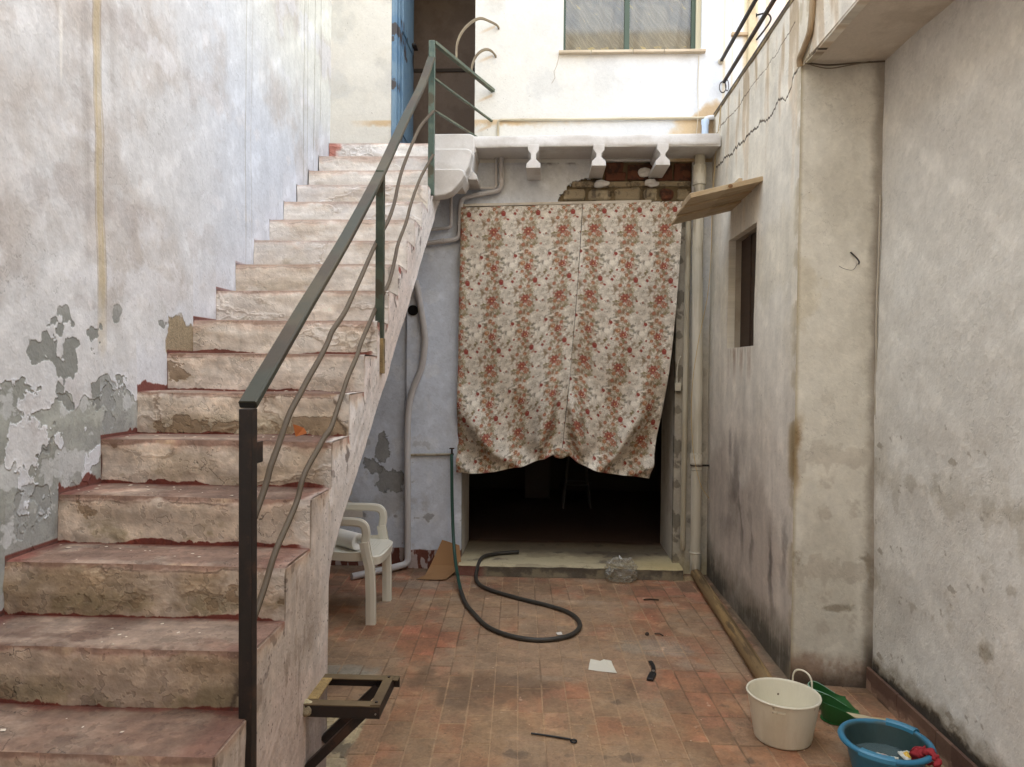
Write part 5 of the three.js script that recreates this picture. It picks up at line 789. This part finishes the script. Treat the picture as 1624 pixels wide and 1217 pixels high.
  const panel = (left) => {
    const ns = 90, nt = 150, pos = [], uv = [], idx = [];
    for (let j = 0; j <= nt; j++) for (let i = 0; i <= ns; i++) {
      const s = i / ns, t = j / nt, x0 = left ? lx(t) : sx(t) + 0.004, x1 = left ? sx(t) : rx(t), x = lerp(x0, x1, s), y1 = left ? hemL(s) : hemR(s), y = lerp(topY(lerp(left ? lx(0) : sx(0), left ? sx(0) : rx(0), s)), y1, Math.pow(t, 1 - 0.0 * s));
      const dx = Math.abs(x - K.x), dy = Math.max(0.03, y - (left ? hemL(s) : hemR(s)) + 0.10), hem = y - y1;
      const b = (dx * dx / 0.55 + dy * dy) / (2 * dy), near = ss(1.25, 0.25, Math.hypot(dx * 0.7, y - K.y)), ph = Math.log(b + 0.05) * (left ? 4.6 : 5.2) + (left ? 0.6 : 2.2) + 1.6 * (S(FL, x * 0.6, y * 0.6) - 0.5) * 2, sn = Math.sin(ph), fold = sn > 0 ? Math.pow(sn, 1.6) * 1.2 - 0.2 : sn * 0.5 - 0.2;
      let z = 0.098 * fold * near * (0.25 + 0.75 * ss(0.0, 0.16, hem)) * ss(0.0, 0.10, dx) * (left ? 1 : 1.15) + 0.016 * Math.sin(x * 13 + 1.5 * Math.sin(y * 2) + (left ? 0 : 1)) * ss(0, 0.35, t) + (S(FL, x * 0.8, y * 0.5 + 0.3) - 0.5) * 0.05 * t + (S(FA, x * 0.6, y * 0.6) - 0.5) * 0.012;
      z += 0.055 * Math.pow(t, 2) * ss(0.5, 0.0, dx) + 0.012 * ss(0.06, 0.0, hem) * near;
      z += 0.03 * ss(0.10, 0.0, left ? 1 - s : s) * ss(0.2, 0.9, t) * 0.5 - 0.012 * ss(0.05, 0, left ? 1 - s : s) * (left ? 1 : 0);
      if (left) z += 0.012 * ss(0.07, 0.03, s) * ss(0.0, 0.02, s);
      pos.push(x, y, ZC + z * ss(0, 0.06, t)); uv.push((left ? -0.668 : 0.315) + s * (left ? 0.951 : 0.77), 2.88 - t * 2.12 - (left ? 0 : 0.0));
      if (i < ns && j < nt) { const a = j * (ns + 1) + i; idx.push(a, a + ns + 1, a + 1, a + 1, a + ns + 1, a + ns + 2); }
    }
    const q = new THREE.BufferGeometry(); q.setAttribute('position', new THREE.Float32BufferAttribute(pos, 3)); q.setAttribute('uv', new THREE.Float32BufferAttribute(uv, 2)); q.setIndex(idx); q.computeVertexNormals(); return q;
  };
  mesh('panel', panel(true), cloth, cur); mesh('panel', panel(false), cloth, cur);
  const kn = displace(new THREE.TorusKnotGeometry(0.022, 0.015, 90, 12, 2, 3), 0.010, 4).scale(1.35, 0.9, 0.9); kn.translate(K.x, K.y - 0.005, K.z + 0.012); mesh('knot', metreUV(kn), cloth, cur);
  const rail = thing('curtain_rail', 'narrow pale wooden rail along the top of the floral curtain', 'curtain rail'); mesh('batten', bar(V3(-0.69, 2.898, -ZB + 0.02), V3(0.82, 2.928, -ZB + 0.022), 0.03, 0.022, 0.003), tiled(creamT, 0.002, { color: sRGB(236, 230, 222) }), rail);
}
// ---------------------------------------------------------------- lapped boards over the little window
{
  const aw = thing('board_awning', 'sloping awning of raw lapped boards over the small window', 'awning');
  const m = tiled(woodT, 0.001, { roughness: 0.85, color: sRGB(232, 236, 246) });
  const z0 = [-4.43, -4.655, -4.885], z1 = [-4.70, -4.93, -5.16], FX = [0.868, 0.868, 0.878], FY = [2.668, 2.652, 2.640], NY = [2.770, 2.754, 2.742];
  for (let i = 0; i < 3; i++) {
    const n = V3(XR + 0.01, NY[i], 0), f = V3(FX[i], FY[i], 0), L = n.distanceTo(f);
    let g = new RoundedBoxGeometry(L, i === 0 ? 0.030 : 0.016, Math.abs(z1[i] - z0[i]), 2, 0.003); g = metreUV(g); g.rotateZ(Math.atan2(n.y - f.y, n.x - f.x)); g.translate((n.x + f.x) / 2, (n.y + f.y) / 2, (z0[i] + z1[i]) / 2); mesh('board', g, m, aw);
  }
  mesh('batten', box(1.16, 2.755, -5.12, 1.185, 2.78, -4.46, 0.003), m, aw); mesh('knot', lathe([[0, 0], [0.011, 0], [0.011, 0.002], [0, 0.003]], 18).scale(1.3, 1, 1).rotateX(Math.PI / 2).translate(1.105, 2.724, -4.428), mat({ color: sRGB(122, 88, 56) }), aw);
}
// ---------------------------------------------------------------- plastic armchair under the stair
{
  const ch = thing('plastic_chair', 'white moulded plastic armchair half hidden under the staircase', 'chair', [-1.27, 0, -4.705]);
  const pm = new THREE.MeshPhysicalMaterial({ color: sRGB(226, 222, 208), roughness: 0.45, bumpMap: pvcT.bumpMap, bumpScale: 0.0006 });
  // the chair faces +x; local x forward, z across
  const seatS = new THREE.Shape(); seatS.moveTo(-0.2, -0.2); seatS.lineTo(0.17, -0.235); seatS.quadraticCurveTo(0.235, -0.225, 0.24, -0.12); seatS.lineTo(0.24, 0.12); seatS.quadraticCurveTo(0.235, 0.225, 0.17, 0.235); seatS.lineTo(-0.2, 0.2); seatS.closePath();
  for (let a = 0; a < 11; a++) for (let b = 0; b < 9; b++) { const h = new THREE.Path(); h.absellipse(-0.04 + a * 0.021, -0.14 + b * 0.035, 0.0052, 0.012, 0, Math.PI * 2, true); seatS.holes.push(h); }
  let g = new THREE.ExtrudeGeometry(seatS, { depth: 0.006, bevelEnabled: true, bevelSize: 0.004, bevelThickness: 0.004, bevelSegments: 2, curveSegments: 10 }); g.rotateX(Math.PI / 2); g.translate(0, 0.425, 0);
  mesh('seat', metreUV(g), pm, ch);
  const lip = (P, ol) => sweep(curve(P).getPoints(40), ol);
  const front = lip([[0.16, 0.405, -0.23], [0.235, 0.400, -0.19], [0.248, 0.398, 0], [0.235, 0.400, 0.19], [0.16, 0.405, 0.23]], [[-0.004, -0.03], [0.006, -0.03], [0.012, 0.02], [0, 0.026], [-0.008, 0.02]]); mesh('seat_front', front, pm, ch);
  for (const s of [-1, 1]) {
    // front leg flows up into the arm
    mesh('front_leg', sweep([V3(0.198, 0, s * 0.232), V3(0.197, 0.2, s * 0.234), V3(0.190, 0.36, s * 0.236), V3(0.17, 0.44, s * 0.238), V3(0.155, 0.52, s * 0.24)].map((p) => p), [[-0.022, -0.03], [0.022, -0.03], [0.026, 0.0], [0.022, 0.026], [0.012, 0.03], [0.012, -0.018], [-0.012, -0.018], [-0.012, 0.03], [-0.022, 0.026], [-0.026, 0]].map(([a, b]) => [a * 0.9, b]), V3(1, 0, 0)), pm, ch);
    mesh('armrest', sweep(curve([[0.155, 0.50, s * 0.24], [0.165, 0.58, s * 0.242], [0.145, 0.630, s * 0.243], [0.08, 0.645, s * 0.243], [-0.1, 0.648, s * 0.24], [-0.22, 0.67, s * 0.225]]).getPoints(40), [[-0.026, -0.012], [0.026, -0.012], [0.026, 0.006], [0.016, 0.012], [-0.016, 0.012], [-0.026, 0.006]], V3(0, 0, 1)).scale(1, 1, 1), pm, ch);
    mesh('arm_web', sweep(curve([[0.17, 0.44, s * 0.236], [0.06, 0.43, s * 0.232], [-0.2, 0.44, s * 0.215]]).getPoints(16), [[-0.004, -0.035], [0.004, -0.035], [0.008, 0.02], [-0.008, 0.02]]), pm, ch);
    mesh('rear_leg', sweep([V3(-0.20, 0.43, s * 0.2), V3(-0.235, 0.2, s * 0.214), V3(-0.262, 0, s * 0.222)], [[-0.024, -0.02], [0.024, -0.02], [0.024, 0.02], [-0.024, 0.02]], V3(1, 0, 0)), pm, ch);
  }
  const back = sheet({ as: steps(-0.2, 0.2, 0.02), bs: steps(0, 1, 0.06), at: (z, t, o) => [-0.2 - 0.09 * t - 0.05 * (1 - (z / 0.2) ** 2) * 1 + o, 0.43 + t * (0.40 - 0.06 * (z / 0.2) ** 2), z], uv: (z, t) => [z, t], disp: () => 0, skirt: 0.008, flip: true, hole: (z, t) => t > 0.15 && t < 0.8 && Math.abs(((z + 0.2) / 0.06) % 1 - 0.5) < 0.2 }); mesh('backrest', back, pm, ch);
  const roll = thing('paper_roll', 'white paper roll with green print lying on the chair seat', 'paper roll', [-1.27, 0.487, -4.66]);
  const rg = lathe([[0.014, -0.11], [0.052, -0.11], [0.055, -0.105], [0.055, 0.105], [0.052, 0.11], [0.014, 0.11], [0.014, -0.11]], 30); rg.rotateX(Math.PI / 2); rg.rotateY(0.9); mesh('paper', metreUV(rg), mat({ color: sRGB(236, 232, 224) }), roll);
  const lb = new THREE.CylinderGeometry(0.0562, 0.0562, 0.05, 24, 1, true, 0, 1.7); lb.rotateX(Math.PI / 2); lb.translate(0, 0, -0.07); lb.rotateZ(0.9); lb.rotateY(0.9); mesh('label', lb, mat({ color: sRGB(96, 160, 70), side: THREE.DoubleSide }), roll);
}
// ---------------------------------------------------------------- garden hose from the tap
{
  const hz = thing('garden_hose', 'dark green hose hanging from the tap and looped on the floor', 'hose');
  const up = curve([[-0.725, 0.93, -5.672], [-0.722, 0.88, -5.655], [-0.715, 0.6, -5.64], [-0.70, 0.35, -5.60], [-0.675, 0.20, -5.50], [-0.635, 0.10, -5.33], [-0.58, 0.03, -5.10]]);
  mesh('upper_hose', tube(up, 0.0125, 60, 10), mat({ color: sRGB(36, 72, 62), roughness: 0.45 }), hz);
  const lo = curve([[-0.58, 0.03, -5.10], [-0.522, 0.016, -4.88], [-0.452, 0.0155, -4.69], [-0.327, 0.0155, -4.425], [-0.165, 0.0155, -4.28], [0.004, 0.0155, -4.24], [0.165, 0.0155, -4.32], [0.238, 0.0155, -4.50], [0.19, 0.0155, -4.71], [0.044, 0.0155, -4.86], [-0.174, 0.0155, -5.01], [-0.387, 0.0155, -5.19], [-0.485, 0.018, -5.36], [-0.505, 0.05, -5.52], [-0.48, 0.112, -5.68], [-0.39, 0.108, -5.83], [-0.2, 0.112, -5.90]]);
  mesh('lower_hose', tube(lo, 0.0145, 240, 12), mat({ color: sRGB(56, 52, 46), roughness: 0.55 }), hz);
  mesh('hose_mouth', new THREE.TorusGeometry(0.011, 0.004, 6, 18).rotateY(Math.PI / 2 - 0.3).translate(-0.199, 0.112, -5.901), mat({ color: sRGB(30, 28, 26) }), hz);
}
// ---------------------------------------------------------------- iron shelf bracket on the stair side
{
  const b = thing('shelf_bracket', 'open rusty iron shelf frame projecting from the stair side', 'bracket');
  const x0 = XS + 0.01, x1 = -0.553, zn = -2.44, zf = -2.68, y = 0.452, w = 0.034, mm = mRust, topM = tiled(brownT, 0.002, { color: sRGB(196, 188, 170) });
  const ang = (a, c, vert) => { const g = []; g.push(box(...a, 0.001)); g.push(box(...c, 0.001)); return g; };
  mesh('front_bar', [box(x0 - 0.02, y - 0.042, zn, x1, y - 0.002, zn + 0.005, 0.001)], mm, b); mesh('front_flange', box(x0 - 0.02, y - 0.002, zn - w, x1, y + 0.002, zn + 0.005, 0.001), topM, b);
  mesh('rear_bar', box(x0 - 0.02, y - 0.040, zf - 0.005, x1 + 0.02, y - 0.002, zf, 0.001), mm, b); mesh('rear_flange', box(x0 - 0.02, y - 0.002, zf - 0.005, x1 + 0.02, y + 0.002, zf + w, 0.001), topM, b);
  mesh('outer_bar', box(x1 - 0.005, y - 0.040, zf, x1, y - 0.005, zn, 0.001), mm, b); mesh('outer_flange', box(x1 - w, y + 0.002, zf + 0.002, x1 + 0.001, y + 0.006, zn + 0.003, 0.001), topM, b);
  mesh('wall_bar', [box(x0 - 0.02, y - 0.002, zf + w, x0 + 0.03, y + 0.004, zn - w, 0.001)], tiled(concT, 0.006, { color: sRGB(240, 220, 180) }), b);
  for (const z of [zn - 0.02, zf + 0.02]) mesh('brace', bar(V3(x0 - 0.005, 0.215, z), V3(x1 - 0.055, y - 0.03, z), 0.032, 0.030, 0.002), mm, b);
  for (const [x, z] of [[x1 - 0.016, zn - 0.016], [x1 - 0.016, zf + 0.02]]) mesh('bolt', new THREE.CylinderGeometry(0.005, 0.005, 0.004, 10).translate(x, y + 0.0075, z), mm, b);
  mesh('rivet', new THREE.CylinderGeometry(0.003, 0.003, 0.003, 8).rotateX(Math.PI / 2).translate(x1 - 0.014, y - 0.025, zn + 0.0065), mat({ color: sRGB(150, 146, 140), metalness: 0.8, roughness: 0.4 }), b);
  const dab = displace(new THREE.SphereGeometry(0.03, 16, 10).scale(0.7, 0.8, 0.9), 0.02, 4); dab.translate(x0 + 0.0, y - 0.02, zn - 0.01); mesh('mortar_dab', metreUV(dab), mConc, b);
}
// ---------------------------------------------------------------- white tub, blue basin with its contents, green scoop tray
const ellipseRing = (cx, cz, r) => [cx, cz, r];
{
  const t = thing('white_tub', 'scratched off-white plastic tub with one raised loop handle', 'tub', [1.065, 0.002, -3.205]);
  const tex = paint(512, 256, 0, 0, 1, 1, (x, y, o) => { const n = S(FB, x * 1.0, y * 0.5), w = S(FC, x * 2, y * 1.2); set(o, [222, 216, 196]); mix(o, [190, 178, 152], ss(0.5, 0.75, n) * 0.4); mix(o, [120, 104, 84], ss(0.12, 0.0, y + (w - 0.5) * 0.14) * 0.7); if (y < 0.5) mix(o, [130, 116, 96], ss(0.80, 0.86, S(FC, x * 5, y * 3)) * 0.6); grain(o, x, y, 5); }, false);
  tex.map.wrapS = THREE.RepeatWrapping; const m = new THREE.MeshPhysicalMaterial({ map: tex.map, roughness: 0.42 });
  const P = [[0, 0.004], [0.10, 0.004], [0.111, 0.0], [0.117, 0.008], [0.147, 0.19], [0.151, 0.192], [0.153, 0.197], [0.151, 0.202], [0.1455, 0.2015], [0.1435, 0.192], [0.114, 0.014], [0.10, 0.009], [0, 0.009]];
  const g = lathe(P, 72), p = g.attributes.position; for (let i = 0; i < p.count; i++) { const y = p.getY(i), x = p.getX(i); p.setX(i, x * 1.03); p.setY(i, y + y * (0.10 * -x)); } g.computeVertexNormals(); mesh('body', g, m, t);
  const h = (a, s) => { const c = V3(Math.cos(a) * 0.150, 0.196, Math.sin(a) * 0.147), d = V3(-Math.sin(a), 0, Math.cos(a)); return [-0.047, -0.044, -0.028, 0, 0.028, 0.044, 0.047].map((q, i) => { const up = s ? [0, 0.035, 0.058, 0.066, 0.058, 0.035, 0][i] : [0, -0.012, -0.028, -0.034, -0.028, -0.012, 0][i], out = s ? 0.0 : [0.004, 0.008, 0.010, 0.011, 0.010, 0.008, 0.004][i]; return V3(c.x * (1 + out * 4) + d.x * q, c.y + up, c.z * (1 + out * 4) + d.z * q); }); };
  mesh('handle', tube(h(-0.70, 1), 0.0042, 40, 8), m, t); mesh('lug', bar(V3(-0.085, 0.168, 0.118), V3(-0.035, 0.168, 0.140), 0.006, 0.010, 0.002), m, t);
  mesh('scuff', new THREE.SphereGeometry(0.005, 8, 6).scale(1, 1, 0.4).translate(0.02, 0.135, -0.131), mat({ color: sRGB(120, 104, 84) }), t);
}
{
  const t = thing('blue_basin', 'round blue plastic wash basin holding murky water', 'basin', [1.392, 0.002, -2.955]);
  const tex = paint(512, 256, 0, 0, 1, 1, (x, y, o) => { const n = S(FB, x, y * 0.5); set(o, [50, 118, 150]); mix(o, [66, 134, 162], ss(0.5, 0.7, n) * 0.5); if (y > 0.55) { mix(o, [50, 62, 56], ss(0.60, 0.74, y + (n - 0.5) * 0.2) * ss(0.99, 0.90, y + (n - 0.5) * 0.1) * 0.85); } grain(o, x, y, 5); }, false); tex.map.wrapS = THREE.RepeatWrapping;
  const m = new THREE.MeshPhysicalMaterial({ map: tex.map, roughness: 0.38 });
  mesh('body', lathe([[0, 0.003], [0.108, 0.003], [0.118, 0], [0.124, 0.008], [0.152, 0.115], [0.166, 0.116], [0.175, 0.119], [0.178, 0.126], [0.174, 0.134], [0.164, 0.137], [0.154, 0.133], [0.149, 0.122], [0.122, 0.014], [0.11, 0.008], [0, 0.008]], 90), m, t);
  const arcGrip = (a) => { const pts = []; for (let i = 0; i <= 16; i++) { const q = a - 0.36 + 0.72 * i / 16; pts.push(V3(Math.cos(q) * 0.170, 0.129, Math.sin(q) * 0.170)); } return sweep(pts, [[-0.017, -0.013], [0.017, -0.013], [0.020, -0.004], [0.018, 0.009], [0.010, 0.0145], [-0.008, 0.0145], [-0.017, 0.009], [-0.020, -0.004]]); };
  mesh('grip', arcGrip(2.18), m, t); mesh('grip', arcGrip(-0.78), m, t);
  const water = new THREE.CircleGeometry(0.1335, 64); water.rotateX(-Math.PI / 2); water.translate(0, 0.050, 0); mesh('water', water, new THREE.MeshPhysicalMaterial({ color: sRGB(150, 176, 178), roughness: 0.05, transmission: 0.75, thickness: 0.0, ior: 1.33 }), t);
  const pack = (name, label, cat, x, z, y, w, h, ry, cols) => {
    const T = paint(128, 128, 0, 0, 1, 1, (u, v, o) => { set(o, cols[0]); const q = Math.hypot(u - 0.5, v - 0.5); mix(o, cols[1], ss(0.36, 0.33, q)); mix(o, cols[2], ss(0.18, 0.15, q + (S(FB, u, v) - 0.5) * 0.2)); grain(o, u, v, 6); }, false);
    const g = sheet({ as: steps(0, 1, 0.06), bs: steps(0, 1, 0.06), at: (u, v, o) => [(u - 0.5) * w, o, (v - 0.5) * h], uv: (u, v) => [u, v], disp: (u, v) => 0.012 * Math.sin(Math.PI * u) * Math.sin(Math.PI * v) + (S(FA, u * 0.8 + x, v * 0.8) - 0.5) * 0.014, skirt: 0.004, flip: true }); g.rotateX(0.25); g.rotateY(ry);
    const o = mesh(name, g, new THREE.MeshPhysicalMaterial({ map: T.map, roughness: 0.3 })); o.position.set(1.392 + x, y, -2.955 + z); tag(o, label, cat);
  };
  pack('soap_packet', 'white and yellow packet floating in the blue basin', 'packet', 0.092, -0.008, 0.064, 0.05, 0.055, 0.3, [[214, 214, 204], [222, 178, 54], [232, 196, 90]]);
  pack('wrapper', 'white wrapper with pink patch against the basin side', 'wrapper', -0.005, 0.022, 0.064, 0.085, 0.05, -0.4, [[206, 204, 190], [206, 134, 120], [226, 216, 200]]);
  pack('foam_scrap', 'small white scrap floating beside the yellow packet', 'scrap', 0.050, 0.042, 0.058, 0.025, 0.025, 0.8, [[220, 224, 222], [226, 228, 226], [230, 232, 230]]);
  const rag = thing('red_rag', 'red rag hanging over the edge of the blue basin', 'rag', [1.392, 0, -2.955]); const rm = mat({ color: sRGB(150, 34, 42), roughness: 0.8 });
  let q = displace(new THREE.SphereGeometry(0.026, 24, 16).scale(1, 0.8, 1.1), 0.042, 8, 2); q.translate(0.112, 0.105, 0.060); mesh('bunch', metreUV(q), rm, rag);
  mesh('tail', displace(tube([[0.108, 0.115, 0.075], [0.112, 0.14, 0.10], [0.118, 0.148, 0.124], [0.124, 0.13, 0.146], [0.124, 0.09, 0.152], [0.118, 0.05, 0.152]], 0.012, 40, 12), 0.022, 9), rm, rag);
}
{ // tray of two round-nosed scoops, walls falling away to the right
  const t = thing('green_scoop_tray', 'green plastic tray of two round scoops between tub and basin', 'tray', [1.30, 0.003, -3.46]), m = new THREE.MeshPhysicalMaterial({ color: sRGB(32, 88, 40), roughness: 0.4 }), rimM = mat({ color: sRGB(150, 190, 170), roughness: 0.5 });
  for (const [i, zc] of [[0, -0.076], [1, 0.072]]) {
    const path = [], R = 0.070, L = 0.20; for (let k = 0; k <= 10; k++) path.push([L - (L - R) * k / 10, R]); for (let k = 1; k < 24; k++) { const a = Math.PI / 2 + Math.PI * k / 24; path.push([R + Math.cos(a) * R, Math.sin(a) * R]); } for (let k = 0; k <= 10; k++) path.push([R + (L - R) * k / 10, -R]);
    const hgt = (x) => lerp(0.086, 0.010, ss(0.02, L, x)), pos = [], idx = []; const n = path.length;
    path.forEach(([x, z]) => { const h = hgt(x), nx = x < R ? (x - R) / R : 0, nz = x < R ? z / R : Math.sign(z); for (const [o, y] of [[-0.010, 0], [0.0, h * 0.5], [0.004, h], [0.001, h + 0.002], [-0.002, h], [-0.004, h * 0.5], [-0.014, 0.004]]) pos.push(x + nx * o, y, zc + z + nz * o); });
    for (let a = 0; a < n - 1; a++) for (let b = 0; b < 6; b++) { const p = a * 7 + b; idx.push(p, p + 1, p + 7, p + 1, p + 8, p + 7); }
    let g = new THREE.BufferGeometry(); g.setAttribute('position', new THREE.Float32BufferAttribute(pos, 3)); g.setIndex(idx); g.computeVertexNormals();
    const sh = new THREE.Shape(path.map(([x, z]) => new THREE.Vector2(x, z * 0.88))); const fl = new THREE.ExtrudeGeometry(sh, { depth: 0.004, bevelEnabled: false }); fl.rotateX(Math.PI / 2); fl.translate(0, 0.0045, zc); 
    const sc = mesh('scoop', g, m, t); mesh('scoop_floor', fl, m, sc);
    const rim = path.filter(([x]) => x < 0.15).map(([x, z]) => V3(x + (x < R ? (x - R) / R * 0.003 : 0), hgt(x) + 0.002, zc + z)); mesh('rim', new THREE.TubeGeometry(new THREE.CatmullRomCurve3(rim), 80, 0.0022, 5), i ? m : rimM, sc);
  }
  const c = mesh('beige_strip', sheet({ as: steps(0, 0.24, 0.015), bs: steps(-0.028, 0.028, 0.014), at: (x, z, o) => [x, 0.018 + o, z * (1 - x * 1.4)], uv: (x, z) => [x, z], disp: (x, z) => 0.006 * Math.sin(x * 20) + (S(FA, x * 2, z * 4) - 0.5) * 0.012, skirt: 0.003, flip: true }), mat({ color: sRGB(196, 182, 150) })); c.position.set(1.345, 0.006, -3.385); c.rotation.y = -0.12; tag(c, 'torn beige strip lying in the front green scoop', 'strip');
}
// ---------------------------------------------------------------- litter
{
  const T = (P, F, col, name, label, cat, sub = 5, lump = 0.006) => { // crumpled sheet from corner points
    const pos = []; for (const f of F) { const [a, b, c] = f.map((i) => V3(...P[i])); for (let i = 0; i < sub; i++) for (let j = 0; j < sub - i; j++) { const q = (u, v) => a.clone().multiplyScalar(1 - (u + v) / sub).addScaledVector(b, u / sub).addScaledVector(c, v / sub); const tri = [[q(i, j), q(i + 1, j), q(i, j + 1)]]; if (j < sub - i - 1) tri.push([q(i + 1, j), q(i + 1, j + 1), q(i, j + 1)]); for (const t of tri) for (const p of t) { const d = (S(FA, p.x * 2.2, p.z * 2.2 + p.y) - 0.4) * lump; pos.push(p.x + d * 0.4, Math.max(0.002, p.y + d), p.z + d); } } }
    let g = new THREE.BufferGeometry(); g.setAttribute('position', new THREE.Float32BufferAttribute(pos, 3)); g = mergeVertices(g, 1e-4); g = g.toNonIndexed(); g.computeVertexNormals();
    const m = mesh(name, metreUV(g), mat({ ...col, side: THREE.DoubleSide })); tag(m, label, cat); return m;
  };
  T([[-0.80, 0.245, -5.70], [-0.66, 0.205, -5.70], [-0.635, 0.06, -5.63], [-0.73, 0.012, -5.42], [-0.80, 0.008, -5.41], [-0.955, 0.006, -5.435], [-0.90, 0.02, -5.50], [-0.875, 0.07, -5.60]], [[0, 2, 1], [0, 7, 2], [7, 6, 2], [6, 3, 2], [6, 4, 3], [6, 5, 4]], { color: sRGB(150, 112, 74), roughness: 0.85 }, 'cardboard_sheet', 'bent brown cardboard sheet propped against the wall by the doorway', 'cardboard', 4, 0.008);
  T([[0.272, 0.010, -3.995], [0.325, 0.004, -3.985], [0.345, 0.012, -3.99], [0.385, 0.006, -3.985], [0.402, 0.004, -3.83], [0.252, 0.004, -3.865]], [[0, 5, 1], [1, 5, 4], [1, 4, 2], [2, 4, 3]], { color: sRGB(212, 206, 190), roughness: 0.9 }, 'paper_napkin', 'white paper napkin lying flat on the brown floor tiles', 'napkin', 6, 0.012);
  T([[0.085, 0.004, -4.395], [0.118, 0.008, -4.40], [0.125, 0.004, -4.365], [0.095, 0.003, -4.36]], [[0, 3, 1], [1, 3, 2]], { color: sRGB(214, 206, 194) }, 'paper_scrap', 'tiny white paper scrap inside the loop of the hose', 'scrap', 3, 0.008);
  T([[0, 0, 0], [0.05, 0.012, 0.01], [0.03, 0.034, -0.012], [-0.012, 0.05, -0.004]], [[0, 1, 2], [0, 2, 3]], { color: sRGB(168, 96, 48) }, 'dry_leaf', 'curled orange dry leaf resting on a stair tread', 'leaf', 4, 0.02).position.set(-1.0, stepY(2) + 0.002, -(stepD(2) + 0.13));
  // crumpled clear bag
  let g = new THREE.IcosahedronGeometry(0.088, 12); g = mergeVertices(g); g.deleteAttribute('normal'); g.deleteAttribute('uv'); g = mergeVertices(g); g.computeVertexNormals(); { const p = g.attributes.position; for (let i = 0; i < p.count; i++) { const v = V3(p.getX(i), p.getY(i), p.getZ(i)), n = v.clone().normalize(), d = (S(FR, n.x * 0.7 + n.z * 0.3, n.y * 0.7 - n.z * 0.4) - 0.45) * 0.055 + (S(FR, n.z * 1.3 + 0.3, n.x * 1.3 + n.y) - 0.45) * 0.05; v.addScaledVector(n, d); v.y = Math.max(v.y * 0.95, -0.072); p.setXYZ(i, v.x * 1.1, v.y, v.z * 0.8); } } g = g.toNonIndexed(); g.computeVertexNormals();
  const bag = mesh('plastic_bag', g, new THREE.MeshPhysicalMaterial({ color: sRGB(232, 230, 222), roughness: 0.14, transmission: 0.82, thickness: 0, side: THREE.DoubleSide })); bag.position.set(0.60, 0.077, -5.52); tag(bag, 'crumpled clear plastic bag against the doorway step', 'bag');
  const kn = thing('broken_knife', 'small black folding tool lying on the tiles near the napkin', 'tool', [0.598, 0.006, -3.85]); kn.rotation.y = 1.24;
  const bk = mat({ color: sRGB(28, 27, 28), roughness: 0.5 }); mesh('handle', box(-0.11, -0.004, -0.018, -0.02, 0.010, 0.018, 0.004), bk, kn); mesh('arm', sweep(curve([[-0.03, 0.006, 0.0], [0.03, 0.008, -0.006], [0.09, 0.006, -0.026], [0.12, 0.005, -0.042]]).getPoints(14), [[-0.010, -0.003], [0.010, -0.003], [0.010, 0.005], [-0.010, 0.005]]), bk, kn); mesh('pin', new THREE.CylinderGeometry(0.008, 0.008, 0.022, 14).translate(-0.012, 0.004, 0), mat({ color: sRGB(190, 186, 180), metalness: 0.9, roughness: 0.35 }), kn);
  const rod = thing('iron_rod', 'thin black iron rod with a ring at its end', 'rod'); mesh('shaft', tube([[-0.042, 0.008, -3.160], [0.03, 0.007, -3.148], [0.13, 0.007, -3.122]], 0.0042, 10, 8), bk, rod); const ring = new THREE.TorusGeometry(0.012, 0.004, 8, 24); ring.rotateX(Math.PI / 2); ring.translate(0.143, 0.007, -3.108); mesh('ring', ring, bk, rod);
  tag(mesh('stick', tube([[0.71, 0.006, -5.068], [0.76, 0.008, -5.074], [0.815, 0.006, -5.07]], 0.0055, 8, 6), mat({ color: sRGB(62, 48, 36) })), 'short dark stick on the tiles right of the hose', 'stick');
  tag(mesh('pebble', displace(new THREE.IcosahedronGeometry(0.010, 2), 0.008, 6).translate(0.64, 0.008, -4.40), mat({ color: sRGB(60, 48, 40) })), 'small dark pebble on the tiles right of the hose loop', 'pebble');
  tag(mesh('dead_twig', tube([[0.69, 0.005, -4.42], [0.705, 0.012, -4.40], [0.72, 0.006, -4.415], [0.735, 0.005, -4.39]], 0.004, 16, 6), mat({ color: sRGB(70, 56, 44) })), 'tiny curled twig beside the pebble on the tiles', 'twig');
  { const r = rngOf(31), L = []; for (let i = 0; i < 170; i++) { const x = lerp(-1.2, 1.2, r()), z = lerp(-5.4, -2.6, r()), s = 0.0016 + r() * r() * 0.004; if (x < XS && z > -3.2) continue; const q = new THREE.OctahedronGeometry(s).scale(1 + r() * 0.8, 0.5, 1).rotateY(r() * 6); q.translate(x, 0.003, z); L.push(q); } const c = mesh('grit', metreUV(join(L)), mat({ color: sRGB(196, 168, 140) })); c.userData = { kind: 'stuff', label: 'pale grit and crumbs scattered over the floor tiles' }; }
}
renderer.render(scene, camera);
